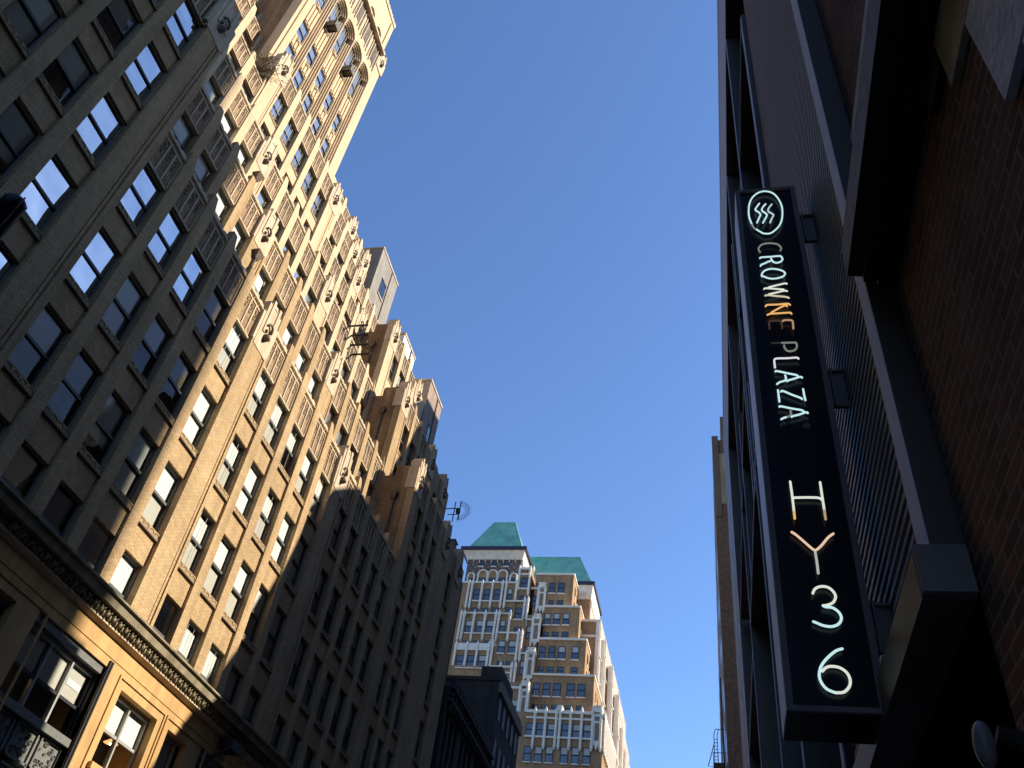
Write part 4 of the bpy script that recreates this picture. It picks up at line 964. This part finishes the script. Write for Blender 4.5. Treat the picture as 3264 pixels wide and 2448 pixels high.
# arches of the shaft
m = MB()
for (xc, r, zb) in ((-44.64, .86, 87.4), (-42.57, .86, 87.4), (-40.5, .86, 87.4), (-47.05, .58, 87.0), (-38.18, .58, 87.0)):
    xc *= s; z = bz(zb * s) + .9; r *= s
    pts = [(xc - r * 1.12, y - .14, bz(86.4 * s)), (xc - r * 1.12, y - .14, z)] + [(xc - r * 1.12 * math.cos(a), y - .14, z + r * 1.12 * math.sin(a)) for a in [k * math.pi / 10 for k in range(1, 10)]] + [(xc + r * 1.12, y - .14, z), (xc + r * 1.12, y - .14, bz(86.4 * s))]
    m.tube(pts, .22, 6, 0)
    pr = [(xc - r * .9, bz(87.45 * s)), (xc + r * .9, bz(87.45 * s))] + [(xc + r * .9 * math.cos(a), z + r * .9 * math.sin(a)) for a in [i * math.pi / 8 for i in range(9)]]
    m.hull([(x, y - .06, q) for x, q in pr], [(x, y - .02, q) for x, q in pr], 1)
m.build('window_arch', ['n_white', 'n_brick'], nel)
# rear wing with the long roof
s = 1.13; y = NY * s; xr = -22.4 * s; m = MB(); yb = y + 13
m.hull([(-36 * s, y - .3, bz(82.9 * s)), (xr + .2, y - .3, bz(82.9 * s)), (xr + .2, yb, bz(82.9 * s)), (-36 * s, yb, bz(82.9 * s))], [(-36 * s, y - .9, bz(85.6 * s)), (xr + .6, y - .9, bz(85.6 * s)), (xr + .6, yb, bz(85.6 * s)), (-36 * s, yb, bz(85.6 * s))])
for i in range(8):
    xc = xr - .8 - 1.4 * i; m.tube([(xc + .55 * math.cos(a), y - .62, bz(83.3 * s) + .55 * math.sin(a)) for a in [k * math.pi / 8 for k in range(9)]], .06, 4)
for i in range(11): m.box(xr, xr + .16, y + .5 + i * 1.15, y + 1.1 + i * 1.15, bz(60 * s), bz(82.9 * s)); m.ball((xr + .2, y + .8 + i * 1.15, bz(82.3 * s)), (.25, .25, .9), 6, 4)
m.build('arcaded_frieze', ['n_white'], nel)
MB().box(-36 * s, xr + .95, y - 1.3, yb + .3, bz(85.6 * s), bz(86.25 * s)).build('eave', ['n_eave'], nel)
m = MB(); m.hull([(-36 * s, y - .8, bz(86.25 * s)), (xr + .1, y - .8, bz(86.25 * s)), (xr + .1, yb, bz(86.25 * s)), (-36 * s, yb, bz(86.25 * s))], [(-36 * s, y + 3.0, bz(93.9 * s)), (-25.45 * s, y + 3.0, bz(93.9 * s)), (-25.45 * s, yb - 3, bz(93.9 * s)), (-36 * s, yb - 3, bz(93.9 * s))]); m.build('roof', ['n_roof'], nel)
m = MB().tube([(xr + .1, y - .8, bz(86.25 * s)), (-25.45 * s, y + 3.0, bz(93.9 * s)), (-36 * s, y + 3.0, bz(93.9 * s))], .12, 5); m.build('roof_ridge', ['n_roof'], nel)
# side windows of the plain stages
for (x1, zt_, s) in ((-20.80, 67.36, 1.022), (-22.65, 74.44, 1.04), (-24.24, 81.2, 1.058), (-25.9, 88.35, 1.076)):
    for j in range(3):
        for k in range(2):
            w_ = MB(); yy = NY * s + 2.2 + j * 3.2; z = bz(zt_ * s) - 3.9 - k * 3.6
            w_.box(x1 * s - .02, x1 * s + .03, yy, yy + 1.5, z, z + 2.2, 0); w_.box(x1 * s, x1 * s + .10, yy - .1, yy + 1.6, z - .2, z, 1); w_.build('window', ['glassn', 'n_white'], nel)
# cream pilastered wings stepping down on the sunny side
WG = [(-20.31, 78.2, 1.085), (-19.2, 74.1, 1.10), (-17.7, 69.0, 1.115), (-16.42, 63.7, 1.13), (-15.6, 57.8, 1.15), (-14.98, 54.0, 1.17)]
for i, (x1, zt_, s) in enumerate(WG):
    y = NY * s; h = bz(zt_ * s); m = MB(); xb = x1 * s
    m.box(-30 * s, xb, y, y + 14, 10, h, 0); m.box(-30 * s, xb + .15, y - .15, y + 14, h, h + .5, 1); m.box(-30 * s, xb + .12, y - .12, y + 14, h - 3.4, h - 2.9, 1)
    for j in range(11):
        yy = y + .1 + j * 1.35; m.box(xb, xb + .26, yy, yy + .55, 30, h + .1, 1); m.hull([(xb - .2, yy, h + .1), (xb + .3, yy, h + .1), (xb + .3, yy + .5, h + .1), (xb - .2, yy + .5, h + .1)], [(xb, yy + .2, h + 1.2), (xb + .1, yy + .2, h + 1.2), (xb + .1, yy + .3, h + 1.2), (xb, yy + .3, h + 1.2)], 1)
        m.ball((xb + .3, yy + .27, h - 3.1), (.16, .3, .2), 6, 4, 1); m.ball((xb + .3, yy + .27, h - 7.6), (.2, .3, .35), 6, 4, 1); m.ball((xb + .3, yy + .27, h - 12.6), (.2, .3, .35), 6, 4, 1)
    m.box(xb - .7, xb + .02, y - .22, y, 20, h, 1)
    m.build('pilastered_wing', ['n_brick', 'n_white'], nel)
# lit +X face of the lowest block
s = 1.0; xb = -18.81; m = MB(); h = bz(60.5)
for j in range(15):
    yy = NY + .1 + j * 1.5; m.box(xb, xb + .3, yy, yy + .6, h - 6.5, h + .1); m.ball((xb + .3, yy + .3, h - 6.5), (.25, .3, .5), 6, 4); m.hull([(xb - .1, yy, h), (xb + .35, yy, h), (xb + .35, yy + .5, h), (xb - .1, yy + .5, h)], [(xb + .1, yy + .2, h + 1.1), (xb + .2, yy + .2, h + 1.1), (xb + .2, yy + .3, h + 1.1), (xb + .1, yy + .3, h + 1.1)])
    m.box(xb, xb + .18, yy + .6, yy + 1.5, h - 1.6, h - .9)
m.box(xb - .5, xb + .34, NY - .34, NY + 22, h - .6, h); m.build('lit_pilasters', ['n_white'], nel)
MB().box(-54, -18.83, NY + 12.4, NY + 26, 0, bz(59.8)).build('rear_mass', ['n_brick'], nel)

# ------------------------------------------------------------------ hotel with louvred facade on the right
hot = thing('louvred_hotel', 'dark metal hotel facade with fine horizontal louvres and deep frames on the right', 'building')
B0 = .93; YR = 3.42; YE = 31.3; HT = 25.2
m = MB()
m.box(B0, 1.06, YR + .0, YR + .003, 0, 0)
m.box(B0 + .004, 1.9, YR, YR + .16, W(2.05), W(30))                       # return beside the brick wall
m.build('end_return', ['hotel'], hot)
m = MB(); m.box(B0, B0 + .06, YR + .002, YR + .186, W(2.10), W(HT)); m.hull([(B0 + .001, YR + .001, W(2.03)), (B0 + .06, YR + .001, W(2.03)), (B0 + .06, YR + .1, W(2.03)), (B0 + .001, YR + .1, W(2.03))], [(B0 + .001, YR + .001, W(2.1)), (B0 + .06, YR + .001, W(2.1)), (B0 + .06, YR + .185, W(2.1)), (B0 + .001, YR + .185, W(2.1))])
m.build('edge_strip', ['hotell'], hot)
m = MB(); n = int((HT - 4.0) / .084)
lx = 1.0; y1 = 6.83
for i in range(272):
    z = W(2.17) + i * .084
    if z > W(HT - 2): break
    m.box(lx, lx + .05, YR + .16, y1, z, z + .034)
m.build('louvre', ['slat'], hot)
MB().box(1.10, 1.2, YR + .16, y1 + .3, W(2.14), W(HT - 2)).build('louvre_backing', ['slatb'], hot)
# deep frames further along
m = MB(); fin = MB(); q = .465
def vfin(y, z0, z1, d=.62, w=.22):
    fin.box(B0 + .012, B0 + d, y, y + w, W(z0), W(z1), 0); fin.box(B0, B0 + .014, y - .0, y + .05, W(z0), W(z1), 1)  # pale front edges carry the sky's brightness in their colour
def hfin(z, ya, yb_, d=.62, w=.22):
    fin.box(B0 + .016, B0 + d, ya, yb_, W(z), W(z) + w, 0); fin.box(B0 + .002, B0 + .018, ya, yb_, W(z), W(z) + .05, 1)
vfin(6.90, 1.6, 14.8); hfin(14.8, 6.95, 9.9); vfin(9.9, 14.0, 20.2)
vfin(9.95, 2.0, 10.0); hfin(10.0, 9.95, 19.4); vfin(13.7, 9.9, 20.2); vfin(14.25, 10.0, 18)
vfin(13.2, 1.5, 10.2); hfin(14.7, 10.2, 17); vfin(19.2, 4, 20.2); hfin(13.2, 14.5, 25)
vfin(13.0, 10.3, 12); hfin(9.3, 19.4, 25.3); vfin(17.3, 10.2, 14.6)
fin.build('deep_frame', ['hotel', 'hotell'], hot)
m = MB(); m.box(B0 + .64, 1.75, 6.92, YE, 0, W(HT - .3)); m.build('recessed_wall', ['slatb'], hot)
m = MB()
for i in range(200):
    z = W(2.5) + i * .10; m.box(B0 + .60, B0 + .65, 20.2, 25.2, z, z + .05)
m.build('recessed_louvre', ['hotel'], hot)
m = MB(); m.box(B0 + .003, B0 + .45, YR + .19, YE, W(HT - 4.9), W(HT), 0); m.box(B0 - .002, B0 + .02, YR + .185, YE, W(HT - .8), W(HT) + .01, 0)
m.build('top_fascia', ['hotel'], hot)
m = MB(); m.box(B0 + .0, B0 + .62, 25.4, YE, 0, W(HT - 4.9), 0); m.box(B0 - .02, B0, 25.4, 25.7, 0, W(HT - 4.9), 1); m.box(B0 - .02, B0, 28.6, 28.8, 0, W(HT - 4.9), 1); m.box(B0 - .015, B0, 25.7, YE, W(8), W(HT - 4.9), 0)
m.build('end_pier', ['hotel', 'hotell'], hot)
MB().box(1.76, 30, YR + .2, YE, 0, W(HT - .5)).build('podium_mass', ['slatb'], hot)
# entrance canopy beam
can = MB(); can.box(.853, 1.058, 3.36, 3.40, W(1.915), W(2.135), 1); can.box(.85, 1.06, 3.40, 15, W(1.90), W(2.12), 0); can.box(.875, 1.066, 3.42, 15, W(2.12), W(2.16), 2)
can.build('canopy', ['hotel', 'concrete', 'slatb'], hot)
m = MB(); m.box(1.064, 4.5, 3.45, 15, W(1.86), W(1.9)); m.build('soffit', ['slatb'], hot)
m = MB()
for i in range(4): m.box(.955 + .03 * i, .965 + .03 * i, 8.0 + .1 * i, 8.05 + .1 * i, 0, W(1.9))
m.box(.98, 1.0, 9.5, 13.5, 0, W(1.6), 1); m.build('entrance_screen', ['framel', 'concrete'], hot)
m = MB(); # ------------------------------------------------------------------ blade sign
sg = thing('blade_sign', 'tall black vertical neon blade sign reading CROWNE PLAZA HY36 fixed to the louvred hotel', 'sign')
x0, x1, y0, y1, z0, z1 = .379, .880, 4.65, 5.08, W(1.94), W(6.62); bw = .036
m = MB(); m.box(x0 + .004, x1 - .004, y0 + .03, y1 - .002, z0 + .004, z1 - .004, 0); m.build('box', ['signb'], sg)
m = MB(); m.box(x0 - .003, x0 + .004, y0 + .02, y1, z0 + .01, z1, 0); m.build('side_skin', ['signs'], sg)
m = MB()
m.box(x0, x0 + bw, y0, y0 + .03, z0, z1); m.box(x1 - bw, x1, y0, y0 + .03, z0, z1); m.box(x0 + bw, x1 - bw, y0, y0 + .03, z1 - .03, z1); m.box(x0 + bw, x1 - bw, y0, y0 + .03, z0, z0 + .03)
m.build('face_frame', ['signf'], sg)
MB().box(x0 + bw, x1 - bw, y0 + .018, y0 + .024, z0 + .03, z1 - .03).build('face', ['signb'], sg)
def smooth(p, closed=False, n=5):
    if len(p) < 3: return p
    o = []
    for i in range(len(p) - 1):
        a, b, c, d = p[max(i - 1, 0)], p[i], p[i + 1], p[min(i + 2, len(p) - 1)]
        for j in range(n):
            t = j / n
            o.append(tuple(.5 * ((2 * b[k]) + (-a[k] + c[k]) * t + (2 * a[k] - 5 * b[k] + 4 * c[k] - d[k]) * t * t + (-a[k] + 3 * b[k] - 3 * c[k] + d[k]) * t ** 3) for k in (0, 1)))
    o.append(p[-1]); return o
letters = {}
for i, (nm, col, pts) in enumerate(NEON):
    if nm in ('ring', 'wave'): key = (nm, i if nm == 'wave' else 0)
    elif nm == 'mark': key = ('mark', 0)
    else: key = (nm, 0 if i < 25 else 1)
    if nm in ('A', 'Z'): key = (nm, 0 if i < 27 else 1)
    letters.setdefault(key, []).append((col, pts))
NM = {'ring': 'neon_ring', 'wave': 'neon_wave', 'mark': 'registered_mark'}
for (nm, _), st in letters.items():
    mats = []; m = MB()
    for col, pts in st:
        mm = 'neon_' + col
        if mm not in mats: mats.append(mm)
        r = .0072 if nm not in 'HY36' else .0078
        if nm == 'mark': r = .0016
        P = smooth(pts)
        m.tube([(x, y0 - .012, W(z)) for x, z in P], r, 7, mats.index(mm))
        m.ball((P[0][0], y0 - .012, W(P[0][1])), r, 6, 4, mats.index(mm)); m.ball((P[-1][0], y0 - .012, W(P[-1][1])), r, 6, 4, mats.index(mm))
    o = m.build(NM.get(nm, 'neon_letter' if nm not in '36' else 'neon_digit'), mats, sg, True)
for (za, zb) in ((5.966, 6.307), (4.131, 4.464), (2.327, 2.619)):
    m = MB(); m.box(x1, B0 + .08, y0 + .1, y0 + .13, W(za), W(zb)); m.box(.905, .917, y0 + .06, y0 + .10, W(za) - .02, W(zb)); m.box(x1, B0 + .08, y0 + .08, y0 + .14, W(zb) - .02, W(zb)); m.build('bracket', ['signf'], sg)

# ------------------------------------------------------------------ old brick building beside the camera
bb = thing('brick_row_building', 'old dark red brick wall with stone quoins and brown cornice close at right', 'building')
BX = 1.07
MB().box(BX, 12, -30, YR - .02, 0, 24).build('brick_wall', ['redb'], bb)
m = MB(); Z0 = W(3.77)
m.prismy([(BX - .001, Z0), (BX - .10, Z0), (BX - .10, Z0 + .03), (BX - .17, Z0 + .03), (BX - .17, Z0 + .075), (BX - .245, Z0 + .09), (BX - .245, Z0 + .34), (BX - .0, Z0 + .42)], -8, 3.34); m.build('cornice', ['drip'], bb)
m = MB(); m.box(BX - .02, BX + .05, -8, 3.40, W(5.10), W(5.32)); m.build('stone_band', ['quoin'], bb)
m = MB(); m.box(BX - .03, BX + .05, -2, 1.98, W(3.41), W(3.768)); m.build('quoin', ['quoiny'], bb)
m = MB(); m.box(BX - .032, BX + .05, -2, 1.715, W(2.82), W(3.395)); m.build('quoin', ['quoin'], bb)
m = MB(); m.box(BX - .03, BX + .05, -2, 1.50, W(2.2), W(2.805)); m.build('quoin', ['quoin'], bb)
m = MB(); m.box(BX - .036, BX - .001, 1.99, 2.22, W(3.60), W(3.768)); m.build('cornice_bracket', ['drip'], bb)
t = thing('wall_globe_lamp', 'unlit frosted oval globe lamp on the wall under the dark canopy at lower right', 'lamp')
MB().ball((.845, 3.03, W(1.175)), (.034, .034, .078), 20, 14).build('globe', ['globe'], t, True)
MB().tube([(.89, 3.03, W(1.21)), (.97, 3.03, W(1.19)), (1.07, 3.03, W(1.14))], .03, 8).build('arm', ['drip'], t)

# ------------------------------------------------------------------ far buildings on the right side of the street
t = thing('tan_parapet_building', 'far brown brick building with pale parapet panels peeking out left of the hotel edge', 'building')
m = MB(); X = 1.0; Ya = 71.6; H = W(58.6)
m.box(X, 10, Ya, 96.0, 0, H - 6.2, 0); m.box(X + .001, 10, 96.0, 124.2, 43.6, H - 6.2, 0); m.box(X, 10, 124.2, 166, 0, H - 6.2, 0); m.box(X + .02, 10, Ya + .1, 166, H - 6.2, H - .4, 0)
for i in range(12): m.box(X + .01, X + .5, Ya + 2 + i * 7.6, Ya + 6 + i * 7.6, H - .4 - .6 * i / 12, H - .1, 0)
m.build('brick_wall', ['n_panel'], t)
m = MB(); m.box(X - .02, X + .62, Ya - .1, Ya + .3, H - 10, H); m.build('pale_parapet', ['concrete'], t); MB().box(X + .64, X + 1.6, Ya - .05, Ya + .3, H - 8.5, H - 2.3).build('tan_parapet', ['quoiny'], t)
m = MB()
for j in range(2):
    for k in range(8): MB().box(X - .03, X + .02, Ya + 3 + j * 9, Ya + 6 + j * 9, H - 14 - k * 4.4, H - 11.5 - k * 4.4).build('window', ['glassn'], t)
t = thing('far_brown_building', 'small sliver of a stepped brown roof top highest beside the hotel edge', 'building')
m = MB(); m.box(2.17, 14, 80, 90, 0, W(68.5)); m.box(2.45, 14, 79.5, 89, 0, W(66)); m.build('brick_wall', ['n_panel'], t)
t = thing('dark_fire_escape_building', 'far black building with an iron fire escape at the bottom right of the sky', 'building')
m = MB(); X = .90; m.box(X, 10, 96.2, 124, 0, 43.4, 0); m.box(X - .04, X + .09, 96.05, 124, 43.0, 45.1, 0)
for k in range(8):
    for j in range(5): m.box(X - .04, X + .01, 99 + j * 5, 101.2 + j * 5, 4 + k * 4.6, 7 + k * 4.6, 1)
m.build('brick_wall', ['darkb', 'glassn'], t)
t = thing('fire_escape', 'black iron fire escape with ladder hooks hanging off the far black building', 'fire escape')
m = MB(); Yf = 95.4
for k in range(3):
    z = W(33.9 - 3.6 * k); m.box(X - 1.1, X, Yf, Yf + 6, z - .08, z)
    for i in range(7): m.box(X - 1.1, X - 1.05, Yf + i, Yf + i + .05, z, z + 1.0)
    m.box(X - 1.12, X - 1.04, Yf, Yf + 6, z + 1.0, z + 1.06); m.box(X - 1.1, X, Yf, Yf + .05, z + 1.0, z + 1.06); m.box(X - .6, X - .55, Yf, Yf + .05, z, z + 1)
m.build('balcony', ['blackm'], t)
m = MB()
for dx in (-.95, -.6): m.tube([(X + dx, Yf, W(27)), (X + dx, Yf, W(36.8)), (X + dx + .2, Yf, W(37.4)), (X + dx + .6, Yf, W(37.4))], .045, 5)
for i in range(26): m.box(X - .95, X - .6, Yf - .03, Yf + .03, W(27.3 + i * .36), W(27.35 + i * .36))
m.build('ladder', ['blackm'], t)
m = MB().tube([(X - .9, Yf, W(36)), (X - 1.65, Yf, W(33.5)), (X - .9, Yf, W(33.4))], .05, 5); m.build('drop_arm', ['blackm'], t)
# the street goes on behind the camera
t = thing('rear_left_building', 'brick building on the left side of the street behind the camera', 'building')
MB().box(-46, -20, -120, -.2, 0, 34).build('wall', ['side'], t)
t = thing('rear_right_building', 'brick building on the right side of the street behind the camera', 'building')
MB().box(1.5, 30, -120, -31, 0, 45).build('wall', ['darkb'], t)
MB().box(3.6, 30, -2, 25.2, W(HT - .4), 95).build('set_back_tower', ['hotel'], hot)
t = thing('shadow_casting_high_rise', 'unseen high rise added far behind the louvred hotel to shade the left tower', 'building')
MB().box(60, 84, -40, 22.6 + .385 * 80, 0, 112).build('wall', ['darkb'], t)  # unseen; placed and sized to cast the shadow edge on the left tower
# hidden neighbours on the sunny side whose outline shades the far half of the brick tower
t = thing('shading_block', 'tall dark building next past the hotel on the right, hidden from the camera', 'building')
# caster outline in (Y, Z) at x = 5
def inv(u, w, x=5.0): return (u * A + .385 * x, W(w * A + .683 * x))
prof = [(1.60, .6), (1.78, 1.0), (1.89, 1.24), (2.0, 1.46), (2.062, 1.66), (2.11, 1.87), (2.18, 2.0), (2.29, 2.09), (2.55, 2.25), (2.76, 2.42), (2.96, 2.86), (3.1, 3.2), (3.36, 3.5), (3.6, 3.53), (4.4, 3.55)]
pp_ = [inv(*q_) for q_ in prof]; m = MB(); pts = [(inv(1.55, .2)[0], .2)] + pp_ + [(pp_[-1][0], .2)]
m.hull([(5.0, y_, z_) for y_, z_ in pts], [(26.0, y_ + 8.1, z_) for y_, z_ in pts]); m.build('wall', ['darkb'], t)

# ------------------------------------------------------------------ light
EL = math.radians(32.5); AZ = math.atan2(1, .385)
w = bpy.data.worlds.new('World'); bpy.context.scene.world = w; w.use_nodes = True
nt = w.node_tree; bg = nt.nodes['Background']
sk = nt.nodes.new('ShaderNodeTexSky'); sk.sky_type = 'NISHITA'; sk.sun_disc = False; sk.sun_elevation = EL; sk.sun_rotation = AZ
sk.air_density = 1.0; sk.dust_density = .3; sk.ozone_density = 2.2; sk.altitude = 50
mx = nt.nodes.new('ShaderNodeMix'); mx.data_type = 'RGBA'; mx.blend_type = 'MULTIPLY'; mx.inputs[0].default_value = 1; mx.inputs[7].default_value = (.71, .86, 1.08, 1)
nt.links.new(sk.outputs[0], mx.inputs[6]); nt.links.new(mx.outputs[2], bg.inputs[0]); bg.inputs[1].default_value = SKY
s = bpy.data.lights.new('sun', 'SUN'); s.energy = SUN; s.angle = math.radians(.55); s.color = (1, .90, .74)
so = bpy.data.objects.new('sun', s); C.objects.link(so)
d = Vector((1, .385, .6826)).normalized(); so.rotation_euler = d.to_track_quat('Z', 'Y').to_euler(); so.location = d * 300
sc = bpy.context.scene
sc.view_settings.view_transform = 'Standard'; sc.view_settings.look = 'None'; sc.view_settings.exposure = EXPO; sc.view_settings.gamma = 1
sc.cycles.max_bounces = 7; sc.cycles.diffuse_bounces = 3; sc.cycles.glossy_bounces = 4; sc.cycles.transparent_max_bounces = 8
sc.cycles.caustics_reflective = False; sc.cycles.caustics_refractive = False
